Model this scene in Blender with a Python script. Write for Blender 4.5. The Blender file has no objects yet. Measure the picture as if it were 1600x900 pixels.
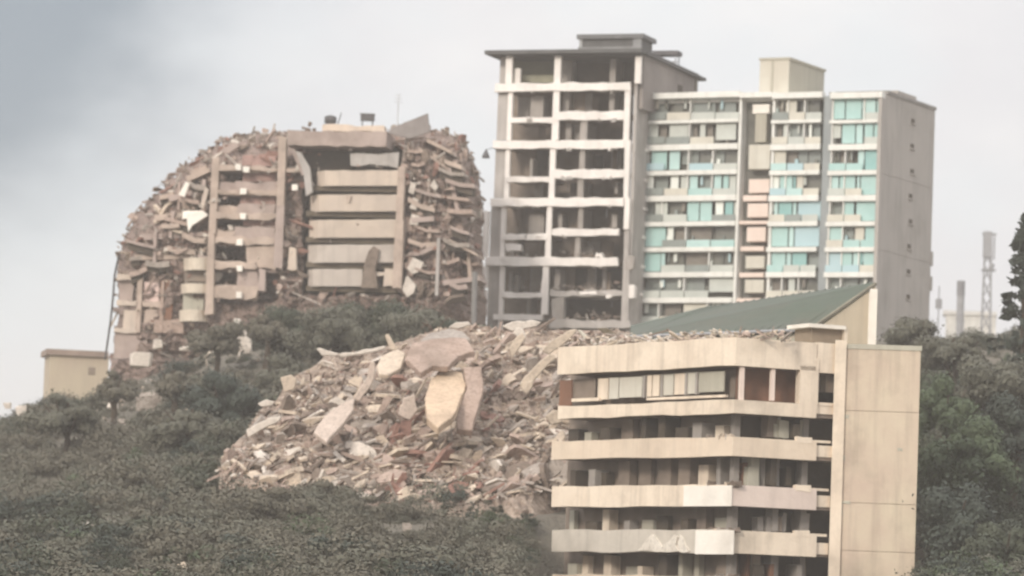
import bpy, bmesh, math, random
import numpy as np
from mathutils import Vector, Matrix, noise

random.seed(7); rng = np.random.default_rng(7)
SC = bpy.context.scene
COL = SC.collection
R = math.radians

# ------------------------------------------------------------------ camera
F = 6700.0                      # focal length in pixels of a 1600 px wide frame
PITCH = math.atan(550 / F); ROLL = math.atan(0.037)
fwd = Vector((0, math.cos(PITCH), math.sin(PITCH)))
up0 = Vector((0, -math.sin(PITCH), math.cos(PITCH)))
rt0 = Vector((1, 0, 0))
cup = up0 * math.cos(ROLL) - rt0 * math.sin(ROLL)
crt = rt0 * math.cos(ROLL) + up0 * math.sin(ROLL)
cam = bpy.data.cameras.new('camera')
cam.sensor_width = 36; cam.lens = 36 * F / 1600
cam.clip_start = 1; cam.clip_end = 12000
cam.dof.use_dof = True; cam.dof.focus_distance = 150; cam.dof.aperture_fstop = 0.98
camo = bpy.data.objects.new('camera', cam); COL.objects.link(camo)
mw = Matrix.Identity(4)
for i in range(3):
    mw[i][0] = crt[i]; mw[i][1] = cup[i]; mw[i][2] = -fwd[i]
camo.matrix_world = mw
SC.camera = camo

# ------------------------------------------------------------------ sky, sun, exposure
SUN_EL = 25; SUN_AZ = 208       # azimuth clockwise from +Y: behind the viewer, to the left
w = bpy.data.worlds.new('World'); SC.world = w; w.use_nodes = True
nt = w.node_tree; N = nt.nodes; L = nt.links
bg = N['Background']; bg.inputs['Strength'].default_value = 0.1
sky = N.new('ShaderNodeTexSky'); sky.sky_type = 'NISHITA'; sky.sun_disc = False
sky.sun_elevation = R(SUN_EL); sky.sun_rotation = R(SUN_AZ)
sky.air_density = 1; sky.dust_density = 3
tc = N.new('ShaderNodeTexCoord')
def wn(scale, detail, rough, offs=(0, 0, 0), st=(1, 1, 1)):
    m = N.new('ShaderNodeMapping'); m.inputs['Location'].default_value = offs; m.inputs['Scale'].default_value = st
    L.new(tc.outputs['Generated'], m.inputs['Vector'])
    n = N.new('ShaderNodeTexNoise'); n.inputs['Scale'].default_value = scale
    n.inputs['Detail'].default_value = detail; n.inputs['Roughness'].default_value = rough
    L.new(m.outputs[0], n.inputs['Vector']); return n
def mth(op, a, b=None, c=None):
    m = N.new('ShaderNodeMath'); m.operation = op
    for i, v in enumerate((a, b, c)):
        if v is None: continue
        if isinstance(v, (int, float)): m.inputs[i].default_value = v
        else: L.new(v, m.inputs[i])
    return m.outputs[0]
def smooth(v, a, b, x, y):
    m = N.new('ShaderNodeMapRange'); m.interpolation_type = 'SMOOTHSTEP'
    m.inputs['From Min'].default_value = a; m.inputs['From Max'].default_value = b
    m.inputs['To Min'].default_value = x; m.inputs['To Max'].default_value = y
    L.new(v, m.inputs['Value']); return m.outputs[0]
def wmix(f, a, b):
    m = N.new('ShaderNodeMix'); m.data_type = 'RGBA'
    if isinstance(f, (int, float)): m.inputs[0].default_value = f
    else: L.new(f, m.inputs[0])
    for i, v in ((6, a), (7, b)):
        if isinstance(v, tuple): m.inputs[i].default_value = (*v, 1)
        else: L.new(v, m.inputs[i])
    return m.outputs[2]
n1 = wn(7, 5, .55, (3.1, .4, 1.7), (1, 1, 2))
n2 = wn(22, 5, .5, (1.2, 5.4, .7), (1, 1, 1.6))
base = wmix(smooth(n1.outputs[0], .35, .65, 0, 1), (6.1, 6.0, 6.15), (7.1, 6.95, 6.9))
base = wmix(smooth(n2.outputs[0], .4, .7, 0, .5), base, (6.1, 6.45, 6.65))
# the darker cloud bank in the upper left, warped by noise
dcl = N.new('ShaderNodeVectorMath'); dcl.operation = 'DISTANCE'
d0 = (fwd * F + crt * (-1010) - cup * (-470)).normalized()
L.new(tc.outputs['Generated'], dcl.inputs[0]); dcl.inputs[1].default_value = d0
wrp = mth('MULTIPLY_ADD', n2.outputs[0], .05, -.025)
wrp2 = mth('MULTIPLY_ADD', n1.outputs[0], .05, -.025)
dd = mth('ADD', mth('ADD', dcl.outputs['Value'], wrp), wrp2)
base = wmix(smooth(dd, .040, .09, 1, 0), base, (.9, 1.15, 1.6))
base = wmix(smooth(dd, .07, .125, .4, 0), base, (4.3, 4.9, 5.3))
sep = N.new('ShaderNodeSeparateXYZ'); L.new(tc.outputs['Generated'], sep.inputs[0])
# cloud deck brighter overhead, greyer at the horizon, as an overcast sky is
base = wmix(smooth(sep.outputs[2], .0, .085, .75, 0), base, (4.5, 4.75, 5.2))
gain = smooth(sep.outputs[2], .12, 1.0, .885, 1.9)
vm = N.new('ShaderNodeVectorMath'); vm.operation = 'SCALE'; L.new(base, vm.inputs[0]); L.new(gain, vm.inputs['Scale'])
fin = wmix(.93, sky.outputs[0], vm.outputs[0])
L.new(fin, bg.inputs['Color'])

sl = bpy.data.lights.new('sun', 'SUN'); sl.energy = 1.5; sl.angle = R(12); sl.color = (1, .92, .82)
so = bpy.data.objects.new('sun', sl); COL.objects.link(so)
sd = Vector((math.sin(R(SUN_AZ)) * math.cos(R(SUN_EL)), math.cos(R(SUN_AZ)) * math.cos(R(SUN_EL)), math.sin(R(SUN_EL))))
so.rotation_euler = sd.to_track_quat('Z', 'Y').to_euler(); so.location = (0, 0, 200)
vs = SC.view_settings; vs.view_transform = 'Standard'; vs.look = 'None'; vs.exposure = 0.66; vs.gamma = 1
SC.cycles.volume_bounces = 1; SC.cycles.max_bounces = 6; SC.cycles.use_denoising = True

# ------------------------------------------------------------------ helpers
def ray(px, py):
    return fwd * F + crt * (px - 800) - cup * (py - 450)
def at(px, py, Y):
    d = ray(px, py); return d * (Y / d.y)

_m = {}
def mat(name, c, c2=None, rough=.85, scale=.6, streak=0, bump=.15, spec=.3, dirt=0, fine=0, metal=0):
    """procedural surface: two-tone noise, optional vertical streaks and dirt"""
    if name in _m: return _m[name]
    m = bpy.data.materials.new(name); m.use_nodes = True
    t = m.node_tree; n = t.nodes; l = t.links
    b = n['Principled BSDF']; b.inputs['Roughness'].default_value = rough
    b.inputs['Specular IOR Level'].default_value = spec; b.inputs['Metallic'].default_value = metal
    g = n.new('ShaderNodeNewGeometry')
    c2 = c2 or tuple(x * .72 for x in c)
    def nz(sc, st=(1, 1, 1), det=5):
        mp = n.new('ShaderNodeMapping'); mp.inputs['Scale'].default_value = st
        l.new(g.outputs['Position'], mp.inputs['Vector'])
        q = n.new('ShaderNodeTexNoise'); q.inputs['Scale'].default_value = sc; q.inputs['Detail'].default_value = det
        q.inputs['Roughness'].default_value = .6
        l.new(mp.outputs[0], q.inputs['Vector']); return q.outputs[0]
    def mix(f, a, bb):
        q = n.new('ShaderNodeMix'); q.data_type = 'RGBA'; l.new(f, q.inputs[0])
        for i, v in ((6, a), (7, bb)):
            if isinstance(v, tuple): q.inputs[i].default_value = (*v, 1)
            else: l.new(v, q.inputs[i])
        return q.outputs[2]
    def rmp(v, a, bb, x=0., y=1.):
        q = n.new('ShaderNodeMapRange'); q.inputs['From Min'].default_value = a; q.inputs['From Max'].default_value = bb
        q.inputs['To Min'].default_value = x; q.inputs['To Max'].default_value = y
        l.new(v, q.inputs['Value']); return q.outputs[0]
    col = mix(rmp(nz(scale), .35, .68), c, c2)
    if streak: col = mix(rmp(nz(1.3, (1, 1, .09)), .48, .75, 0, streak), col, tuple(x * .5 for x in c2))
    if dirt: col = mix(rmp(nz(.23, (1, 1, 1), 8), .5, .7, 0, dirt), col, (.13, .105, .08))
    if fine: col = mix(rmp(nz(4, (1, 1, 1), 3), .5, .62, 0, fine), col, tuple(x * .45 for x in c2))
    l.new(col, b.inputs['Base Color'])
    if bump:
        bp = n.new('ShaderNodeBump'); bp.inputs['Strength'].default_value = bump; bp.inputs['Distance'].default_value = .25
        l.new(nz(2.2), bp.inputs['Height']); l.new(bp.outputs[0], b.inputs['Normal'])
    _m[name] = m; return m

def tag(o, label=None, cat=None, group=None, kind=None):
    if label: o['label'] = label
    if cat: o['category'] = cat
    if group: o['group'] = group
    if kind: o['kind'] = kind
    return o
def empty(name, loc, rz=0):
    o = bpy.data.objects.new(name, None); o.location = loc; o.rotation_euler.z = rz
    o.empty_display_size = .5; COL.objects.link(o); return o
def link(name, me, m, parent=None, loc=None):
    if m is not None and not me.materials: me.materials.append(m)
    o = bpy.data.objects.new(name, me); COL.objects.link(o)
    if parent: o.parent = parent
    if loc is not None: o.location = loc
    return o

class MB:
    """collects shapes into ONE mesh"""
    def __init__(s): s.v = []; s.f = []
    def box(s, x0, x1, y0, y1, z0, z1):
        if x0 > x1: x0, x1 = x1, x0
        if y0 > y1: y0, y1 = y1, y0
        if z0 > z1: z0, z1 = z1, z0
        n = len(s.v)
        s.v += [(x0, y0, z0), (x1, y0, z0), (x1, y1, z0), (x0, y1, z0), (x0, y0, z1), (x1, y0, z1), (x1, y1, z1), (x0, y1, z1)]
        s.f += [tuple(n + i for i in q) for q in ((0, 3, 2, 1), (4, 5, 6, 7), (0, 1, 5, 4), (1, 2, 6, 5), (2, 3, 7, 6), (3, 0, 4, 7))]
        return s
    def prism(s, pts, y0, y1):
        """pts: (x,z) outline counter-clockwise seen from the front (-y)"""
        n = len(s.v); k = len(pts)
        s.v += [(x, y0, z) for x, z in pts] + [(x, y1, z) for x, z in pts]
        s.f.append(tuple(range(n, n + k))); s.f.append(tuple(range(n + 2 * k - 1, n + k - 1, -1)))
        for i in range(k):
            j = (i + 1) % k; s.f.append((n + i, n + k + i, n + k + j, n + j))
        return s
    def tube(s, pts, rads, seg=7):
        prev = None
        for i, (p, r) in enumerate(zip(pts, rads)):
            p = Vector(p)
            a = Vector(pts[min(i + 1, len(pts) - 1)]) - Vector(pts[max(i - 1, 0)])
            q = a.to_track_quat('Z', 'Y')
            ring = []
            for k in range(seg):
                t = 2 * math.pi * k / seg
                s.v.append(tuple(p + q @ Vector((math.cos(t) * r, math.sin(t) * r, 0)))); ring.append(len(s.v) - 1)
            if prev:
                for k in range(seg): s.f.append((prev[k], prev[(k + 1) % seg], ring[(k + 1) % seg], ring[k]))
            else: s.f.append(tuple(reversed(ring)))
            prev = ring
        s.f.append(tuple(prev)); return s
    def mesh(s, name='m', smooth=False):
        me = bpy.data.meshes.new(name); me.from_pydata(s.v, [], s.f); me.update()
        if smooth: me.polygons.foreach_set('use_smooth', [True] * len(me.polygons))
        return me
    def build(s, name, m, parent=None, smooth=False):
        return link(name, s.mesh(name, smooth), m, parent)

class Face:
    """a vertical facade plane; u to the right, d into the building, z up (all local to the building's root)"""
    def __init__(s, px, py, Y, A, root=None, name=None, zbase=0.):
        s.P = at(px, py, Y); s.A = R(A)
        s.u = Vector((math.cos(s.A), -math.sin(s.A), 0)); s.n = Vector((math.sin(s.A), math.cos(s.A), 0))
        s.P.z = zbase
        s.root = root if root else empty(name, s.P, -s.A)
        s.off = (0, 0)
    def uz(s, px, py, d=0.):
        r = ray(px, py); P = s.P + s.n * d
        t = P.dot(s.n) / r.dot(s.n); q = r * t - s.P
        return q.dot(s.u), q.z
    def rect(s, x0, y0, x1, y1, d=0.):
        xm, ym = (x0 + x1) / 2, (y0 + y1) / 2
        return s.uz(x0, ym, d)[0], s.uz(x1, ym, d)[0], s.uz(xm, y1, d)[1], s.uz(xm, y0, d)[1]
    def box(s, name, m, x0, y0, x1, y1, d0=0., d1=.3, jit=0., parent=None, label=None):
        u0, u1, z0, z1 = s.rect(x0, y0, x1, y1, d0)
        c = ((u0 + u1) / 2, (d0 + d1) / 2, (z0 + z1) / 2)
        hx, hy, hz = abs(u1 - u0) / 2, abs(d1 - d0) / 2, abs(z1 - z0) / 2
        b = MB()
        if jit:
            k = max(2, min(14, int(hx * 2 / .9)))
            vs = []
            for i in range(k + 1):
                x = -hx + 2 * hx * i / k
                for y, z in ((-hy, -hz), (hy, -hz), (hy, hz), (-hy, hz)):
                    j = jit
                    vs.append((x + random.uniform(-j, j), y + random.uniform(-j, j) * .5, z + random.uniform(-j, j)))
            b.v = vs
            for i in range(k):
                a = i * 4
                for q in range(4):
                    r2 = (q + 1) % 4; b.f.append((a + q, a + 4 + q, a + 4 + r2, a + r2))
            b.f += [(0, 1, 2, 3), (k * 4 + 3, k * 4 + 2, k * 4 + 1, k * 4)]
        else: b.box(-hx, hx, -hy, hy, -hz, hz)
        if parent:
            pl = parent.location; c = tuple(a - q for a, q in zip(c, pl))
        o = link(name, b.mesh(name), m, parent or s.root, c)
        if label: o['label'] = label
        return o
    def poly(s, name, m, pts, d0=0., d1=.3, parent=None, label=None):
        q = [s.uz(x, y, d0) for x, y in pts]
        ar = sum(q[i][0] * q[(i + 1) % len(q)][1] - q[(i + 1) % len(q)][0] * q[i][1] for i in range(len(q)))
        if ar < 0: q.reverse()
        b = MB().prism(q, d0, d1)
        o = b.build(name, m, parent or s.root)
        if label: o['label'] = label
        return o

# ------------------------------------------------------------------ materials
W_CONC = mat('white_concrete', (.84, .785, .735), (.74, .69, .64), scale=.5, streak=.2, dirt=.15)
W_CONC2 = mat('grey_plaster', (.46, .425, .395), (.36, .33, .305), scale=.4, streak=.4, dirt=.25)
DK_SLAB = mat('dark_roof_concrete', (.115, .113, .11), (.08, .08, .078), scale=.4)
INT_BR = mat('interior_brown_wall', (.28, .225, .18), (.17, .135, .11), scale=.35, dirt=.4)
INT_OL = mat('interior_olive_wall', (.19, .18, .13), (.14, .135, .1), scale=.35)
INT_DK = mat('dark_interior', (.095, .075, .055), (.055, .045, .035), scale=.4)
PARTN = mat('partition_plaster', (.36, .325, .295), (.26, .235, .21), scale=.5, dirt=.3)
BR_WALL = mat('brown_grey_render', (.27, .235, .215), (.21, .185, .17), scale=.3, streak=.3)
CREAM = mat('cream_render', (.80, .685, .55), (.69, .575, .455), scale=.35, streak=.45, dirt=.35, fine=.06)
CREAM_S = mat('sand_render', (.61, .525, .395), (.52, .41, .325), scale=.2, streak=.5, dirt=.35, bump=.1)
CREAM_W = mat('white_render', (.86, .81, .73), (.78, .72, .64), scale=.5, dirt=.2)
RED_W = mat('red_brown_wall', (.235, .12, .075), (.16, .085, .055), scale=.6)
T_BAND = mat('tower_pale_band', (.78, .77, .72), (.68, .67, .62), scale=.6, streak=.3)
T_WALL = mat('tower_grey_wall', (.42, .385, .35), (.37, .34, .31), scale=.12, streak=.35, dirt=.2)
T_STRIP = mat('tower_grey_strip', (.30, .32, .32), (.25, .27, .27), scale=.4, streak=.3)
T_INT = mat('tower_interior', (.16, .155, .135), (.10, .1, .09), scale=.6)
PINK = mat('pink_cream_panel', (.78, .64, .56), (.70, .57, .49), scale=.5)
KHAKI = mat('khaki_render', (.45, .43, .35), (.39, .36, .29), scale=.12, streak=.3)
KHAKI2 = mat('pale_khaki_render', (.60, .57, .49), (.52, .48, .4), scale=.3, streak=.3)
GL = {
 't': mat('teal_glass', (.35, .54, .51), (.42, .60, .57), rough=.16, scale=.5, bump=0, spec=.7),
 'T': mat('deep_teal_glass', (.23, .44, .42), (.29, .49, .47), rough=.14, scale=.5, bump=0, spec=.7),
 'm': mat('mint_glass', (.48, .66, .63), (.41, .58, .56), rough=.2, scale=.5, bump=0, spec=.6),
 'b': mat('pale_blue_glass', (.38, .54, .57), (.43, .57, .60), rough=.2, scale=.3, bump=0, spec=.6),
 'g': mat('grey_glass', (.27, .30, .28), (.22, .24, .22), rough=.2, scale=.5, bump=0, spec=.6),
 'd': mat('dark_glass', (.13, .13, .11), (.18, .18, .155), rough=.18, scale=.7, bump=0, spec=.6),
 'w': mat('white_blind', (.82, .84, .78), (.72, .74, .68), rough=.7, scale=.8, bump=0),
 'p': mat('pale_frosted_panel', (.54, .56, .51), (.46, .48, .44), rough=.4, scale=.5, bump=0),
 'n': mat('brown_curtain_glass', (.24, .215, .18), (.18, .16, .14), rough=.3, scale=.8, bump=0),
 'c': mat('cream_blind', (.62, .59, .5), (.52, .49, .42), rough=.6, scale=.6, bump=0),
}
GREENROOF = mat('green_roof_sheet', (.072, .094, .066), (.10, .108, .09), rough=.6, scale=.11, streak=.3, dirt=.35, spec=.15)
DARKMET = mat('dark_metal', (.10, .095, .1), (.07, .07, .07), rough=.6)
GREYMET = mat('grey_metal', (.32, .32, .33), (.26, .26, .27), rough=.5)
RUB = [mat('rubble_grey', (.40, .345, .30), (.28, .235, .20), scale=1.2, fine=.5, dirt=.4),
       mat('rubble_pinkish', (.43, .33, .275), (.32, .24, .20), scale=1.2, fine=.4),
       mat('rubble_cream', (.62, .515, .405), (.46, .375, .295), scale=1.1, fine=.35, dirt=.4),
       mat('rubble_pale', (.66, .59, .52), (.52, .46, .395), scale=1.1, fine=.3, dirt=.3),
       mat('rubble_brick', (.30, .17, .13), (.22, .125, .1), scale=1.5, fine=.4),
       mat('rubble_brown', (.22, .17, .135), (.15, .115, .09), scale=1.2, fine=.4)]
MASS = mat('crushed_rubble', (.30, .225, .19), (.17, .125, .105), scale=1.6, bump=.8, fine=.6)
HEAPM = mat('heap_rubble_dust', (.40, .315, .25), (.21, .155, .12), scale=1.1, bump=.9, fine=.5)
TAN = mat('tan_plaster', (.60, .46, .325), (.50, .37, .265), scale=.5, fine=.3, dirt=.3, streak=.2)
ROSE = mat('rose_plaster', (.42, .315, .26), (.31, .225, .18), scale=.7, fine=.4, dirt=.4)
GROUND = mat('hillside_earth', (.16, .14, .11), (.11, .10, .078), scale=.12, bump=.9, fine=.35, dirt=.3)
BARK = mat('bark', (.085, .065, .048), rough=.95)

# ------------------------------------------------------------------ terrain
CREST = [(-500, 800), (-200, 740), (0, 672), (60, 650), (130, 640), (175, 600), (250, 585), (330, 545), (420, 520), (520, 505),
         (640, 515), (750, 535), (1000, 545), (1380, 545), (1450, 535), (1560, 555), (1640, 540), (1900, 520), (2300, 560)]
_ca = []
for x, y in CREST:
    p = at(x, y, 430); _ca.append((p.x / 430, p.z / 430))
_ca = np.array(_ca)
def ground(X, Y):
    if Y < 60: return -26.0
    e = float(np.interp(X / max(Y, 60), _ca[:, 0], _ca[:, 1]))
    if Y <= 430:
        t = (Y - 215) / 215
        z = e * t * Y if t > 0 else t * 26
        z = max(z, -26)
        px = X / Y * F + 800
        if Y < 300 and 700 < px < 1500:
            z -= 16 * max(0, min(1, (300 - Y) / 14)) * max(0, min(1, (px - 862) / 30)) * max(0, min(1, (1490 - px) / 50))
    else:
        zc = e * 430
        if Y < 560: z = zc
        elif Y < 900:
            k = (Y - 560) / 340; k = k * k * (3 - 2 * k); z = zc * (1 - k) + (-60) * k
        else: z = -60
    if 150 < Y < 900:
        z += 1.6 * noise.noise(Vector((X / 22, Y / 22, 0))) + .5 * noise.noise(Vector((X / 6, Y / 6, 3)))
    return z
xs = np.concatenate([[-4000, -2000, -1000, -500, -300], np.arange(-200, 201, 4.0), [300, 500, 1000, 2000, 4000]])
ys = np.concatenate([[-1500, -800, -200, 0, 60, 100, 130], np.arange(150, 561, 4.0), np.arange(580, 941, 20), [1200, 2500, 4000, 6000]])
gv = [(float(x), float(y), ground(float(x), float(y))) for y in ys for x in xs]
nx = len(xs)
gf = [(j * nx + i, j * nx + i + 1, (j + 1) * nx + i + 1, (j + 1) * nx + i) for j in range(len(ys) - 1) for i in range(nx - 1)]
me = bpy.data.meshes.new('hillside'); me.from_pydata(gv, [], gf); me.polygons.foreach_set('use_smooth', [True] * len(me.polygons))
tag(link('hillside', me, GROUND), kind='structure')

# ------------------------------------------------------------------ rubble pieces (shared shapes)
def shard(kind):
    bm = bmesh.new()
    d = {'slab': (1, .8, .16), 'beam': (1.5, .16, .16), 'chunk': (.7, .6, .5), 'sheet': (1, .55, .05), 'rod': (1.9, .05, .05)}[kind]
    n = {'slab': 12, 'beam': 9, 'chunk': 13, 'sheet': 9, 'rod': 7}[kind]
    if kind in ('beam', 'rod'):
        for sx in (-1, 1):
            for sy in (-1, 1):
                for sz in (-1, 1):
                    bm.verts.new((sx * d[0] / 2 + random.uniform(-.12, .12), sy * d[1] / 2, sz * d[2] / 2))
    else:
        for _ in range(n):
            a = random.uniform(0, 2 * math.pi); r = random.uniform(.75, 1)
            for sz in ((-1, 1) if kind in ('slab', 'sheet') else (random.uniform(-1, 1),)):
                bm.verts.new((math.cos(a) * r * d[0] / 2, math.sin(a) * r * d[1] / 2, sz * d[2] / 2 * random.uniform(.85, 1)))
    r = bmesh.ops.convex_hull(bm, input=bm.verts)
    g = [e for e in r['geom_interior'] + r['geom_unused'] if isinstance(e, bmesh.types.BMVert)]
    bmesh.ops.delete(bm, geom=list(set(g)), context='VERTS')
    me = bpy.data.meshes.new(kind); bm.to_mesh(me); bm.free(); return me
SH = {}
for kd in ('slab', 'beam', 'chunk', 'sheet', 'rod'):
    SH[kd] = []
    for v in range(4):
        b0 = shard(kd); row = []
        for m in RUB:
            q = b0.copy(); q.materials.append(m); row.append(q)
        SH[kd].append(row)
PNAME = {'slab': 'broken_slab', 'beam': 'broken_beam', 'chunk': 'concrete_chunk', 'sheet': 'torn_panel', 'rod': 'bent_rod'}

def rot_rand(tilt=1.0):
    return Matrix.Rotation(random.uniform(0, 6.28), 3, 'Z') @ Matrix.Rotation(random.gauss(0, .7 * tilt), 3, 'X') @ Matrix.Rotation(random.gauss(0, .6 * tilt), 3, 'Y')
def scatter(items, parent, n_parts):
    """items: (loc, rot3, scale3, kind, variant, colour). The largest become parts, the rest one joined part per colour"""
    items.sort(key=lambda i: -i[2][0] * i[2][1])
    for loc, rm, sc, kd, v, c in items[:n_parts]:
        o = bpy.data.objects.new(PNAME[kd], SH[kd][v][c]); COL.objects.link(o); o.parent = parent
        o.matrix_basis = Matrix.Translation(loc) @ rm.to_4x4() @ Matrix.Diagonal((*sc, 1))
    rest = items[n_parts:]
    for c in range(len(RUB)):
        V = []; Fc = []; off = 0
        for loc, rm, sc, kd, v, cc in rest:
            if cc != c: continue
            me = SH[kd][v][c]; a = np.empty(len(me.vertices) * 3); me.vertices.foreach_get('co', a); a = a.reshape(-1, 3)
            a = (a * np.array(sc)) @ np.array(rm).T + np.array(loc)
            V.append(a); Fc += [tuple(off + i for i in p.vertices) for p in me.polygons]; off += len(a)
        if V:
            me = bpy.data.meshes.new('small_rubble'); me.from_pydata(np.concatenate(V).tolist(), [], Fc)
            tag(link('small_rubble', me, RUB[c], parent), kind='stuff')

def inside(poly, x, y):
    c = False; n = len(poly); j = n - 1
    for i in range(n):
        xi, yi = poly[i]; xj, yj = poly[j]
        if (yi > y) != (yj > y) and x < (xj - xi) * (y - yi) / (yj - yi) + xi: c = not c
        j = i
    return c
def edist(poly, x, y):
    b = 1e9; n = len(poly)
    for i in range(n):
        x1, y1 = poly[i]; x2, y2 = poly[(i + 1) % n]
        dx, dy = x2 - x1, y2 - y1; t = max(0, min(1, ((x - x1) * dx + (y - y1) * dy) / (dx * dx + dy * dy)))
        b = min(b, math.hypot(x - x1 - t * dx, y - y1 - t * dy))
    return b

# ------------------------------------------------------------------ GUTTED WHITE FRAME BLOCK
ZB = 14.0
fb = Face(985, 300, 470, 20, name='gutted_apartment_block', zbase=ZB)
def zrel(face):  # local z is world z minus the base
    return face
tag(fb.root, 'tall white concrete frame block stripped open on every floor, dark roof slab and rooftop room', 'building')
def B(*a, **k): return fb.box(*a, **k)
# back walls and interior floor by floor
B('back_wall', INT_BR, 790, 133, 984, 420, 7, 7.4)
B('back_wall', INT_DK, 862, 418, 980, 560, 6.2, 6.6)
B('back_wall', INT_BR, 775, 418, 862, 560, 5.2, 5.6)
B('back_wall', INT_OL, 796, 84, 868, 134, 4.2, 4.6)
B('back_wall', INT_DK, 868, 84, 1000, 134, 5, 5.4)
# roof slab
B('roof_slab', DK_SLAB, 757, 77, 1003, 83, -1.0, 20)
fb.poly('roof_soffit', DK_SLAB, [(780, 83.2), (1001, 83.2), (1001, 87), (785, 87)], -.1, 12)
# rooftop room
B('rooftop_room', DK_SLAB, 905, 60, 1002, 80, 2.6, 6.5)
B('room_cap', mat('grey_roof_cap', (.16, .16, .16)), 901, 53, 1005, 60, 2.2, 7)
B('room_plinth', mat('grey_roof_plinth', (.24, .24, .235)), 903, 73, 1001, 79, 2.3, 2.6)
B('room_side', mat('grey_room_side', (.26, .26, .26)), 989, 60, 1002, 79, 2.35, 2.6)
B('room_corner', mat('pale_room_corner', (.36, .36, .355)), 905, 60, 910, 79, 2.4, 2.6)
# top storey columns
for x0, x1 in ((790, 800), (866, 876), (992, 1001)):
    B('column', W_CONC, x0, 87, x1, 130, 0, .5)
B('column', W_CONC, 804, 107, 813, 131, .8, 1.2)
B('side_panel', W_CONC2, 781, 88, 790, 130, 1.4, 1.8)
B('partition', PARTN, 953, 90, 962, 130, 2.2, 4.9); B('partition', PARTN, 878, 92, 893, 130, 3.4, 4.9)
B('parapet', mat('olive_parapet', (.36, .345, .25)), 802, 117, 866, 129, 3.2, 3.5)
# long white floor bands
FL = [((773, 129, 984, 142)), ((771, 219, 976, 232)), ((766, 309, 974, 322)), ((758, 402, 965, 415))]
for i, (x0, y0, x1, y1) in enumerate(FL):
    B('floor_band', W_CONC, x0, y0, x1, y1, -.25, .35, jit=.09)
    B('floor_slab', INT_BR, x0 + 3, y0 + 3, x1 + 3, y0 + 8, .37, 6.9)  # darker brown puts the soffit's shade into the slab colour
# intermediate bands
for x0, y0, x1, y1 in ((797, 184, 868, 192), (865, 174, 979, 187), (790, 276, 860, 284), (861, 265, 975, 278), (785, 366, 856, 374), (863, 357, 967, 368), (784, 457, 848, 465)):
    B('floor_band', W_CONC, x0, y0, x1, y1, -.1, .3, jit=.1)
    B('floor_slab', INT_BR, x0 + 2, y0 + 2, x1, y0 + 6, .32, 5.1)  # soffit shade painted by the same darker brown
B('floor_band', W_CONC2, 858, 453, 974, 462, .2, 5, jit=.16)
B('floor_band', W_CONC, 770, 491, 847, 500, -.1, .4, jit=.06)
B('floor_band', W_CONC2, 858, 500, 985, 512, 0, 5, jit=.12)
# columns
for y0, y1, xs_ in ((142, 219, ((863, 873),)), (232, 309, ((858, 867), )), (322, 402, ((853, 861),)), (415, 491, ((847, 856),))):
    for x0, x1 in xs_: B('column', W_CONC, x0, y0, x1, y1, -.05, .4, jit=.04)
for x0, y0, x1, y1 in ((907, 189, 917, 219), (906, 232, 914, 265), (903, 279, 911, 309), (904, 322, 911, 357), (899, 370, 906, 402)):
    B('column', PARTN, x0, y0, x1, y1, .2, .6, jit=.03)
    B('partition', PARTN, x0 - 1, y0 + 1, x1 - 5, y1, .62, 5)
for x0, y0, x1, y1 in ((952, 142, 960, 174), (880, 142, 889, 174), (828, 248, 832, 276), (829, 150, 849, 184), (826, 335, 850, 365), (884, 192, 892, 218), (872, 335, 878, 356), (956, 335, 964, 356), (961, 285, 965, 302), (823, 467, 829, 490), (795, 425, 800, 456), (804, 430, 809, 456), (866, 420, 875, 453)):
    B('partition', PARTN, x0, y0, x1, y1, 1.6, 3.6, jit=.03)
for y0, y1 in ((144, 183), (194, 218), (234, 275), (285, 308), (324, 364), (376, 401), (418, 456)):   # room walls and door gaps inside
    for _ in range(5):
        x = random.choice([random.uniform(803, 850), random.uniform(872, 962), random.uniform(872, 962)]); w_ = random.uniform(5, 22); d_ = random.uniform(2.6, 4.8)
        B('partition', random.choice([PARTN, INT_BR, W_CONC2, INT_BR, INT_DK]), x, y0 + random.choice([1, 1, 8]), min(x + w_, 970), y1, d_, d_ + .2, jit=.05)
for x, y0, y1 in ((811, 415, 455), (822, 323, 350), (887, 279, 300), (947, 323, 340), (930, 417, 440), (884, 462, 486), (955, 463, 480)):
    B('hanging_cable', DARKMET, x, y0, x + 1, y1, .5, .58, jit=.03)
for _ in range(26):                                    # bitten edges of the bands
    y = random.choice([142, 187, 232, 278, 322, 369, 415, 462]); x = random.uniform(870, 965) if random.random() < .6 else random.uniform(800, 850)
    B('broken_edge', random.choice([W_CONC, PARTN, W_CONC2]), x, y - 2, x + random.uniform(3, 9), y + random.uniform(1, 4), -.2, .3, jit=.13)
# left flank panels and edge
for y0, y1, a, b in ((142, 219, 777, 800), (232, 309, 773, 796), (322, 402, 766, 789), (415, 520, 762, 786)):
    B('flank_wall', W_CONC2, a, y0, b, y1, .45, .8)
    B('flank_post', W_CONC, b - 7, y0, b, y1, .05, .44, jit=.03)
B('edge_post', W_CONC, 754, 330, 762, 402, -.2, .4, jit=.05)
B('edge_post', W_CONC, 753, 415, 761, 450, -.2, .4, jit=.05); B('edge_post', W_CONC, 751, 452, 759, 492, -.15, .4, jit=.05)
# right corner column and side wall
for y0, y1 in ((132, 219), (219, 309), (309, 358)):
    B('corner_column', W_CONC, 975, y0, 983, y1, -.1, .5, jit=.04)
B('corner_column', W_CONC2, 974, 358, 982, 402, .1, .6, jit=.1); B('corner_column', W_CONC2, 972, 402, 982, 512, .1, .6, jit=.12)
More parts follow.
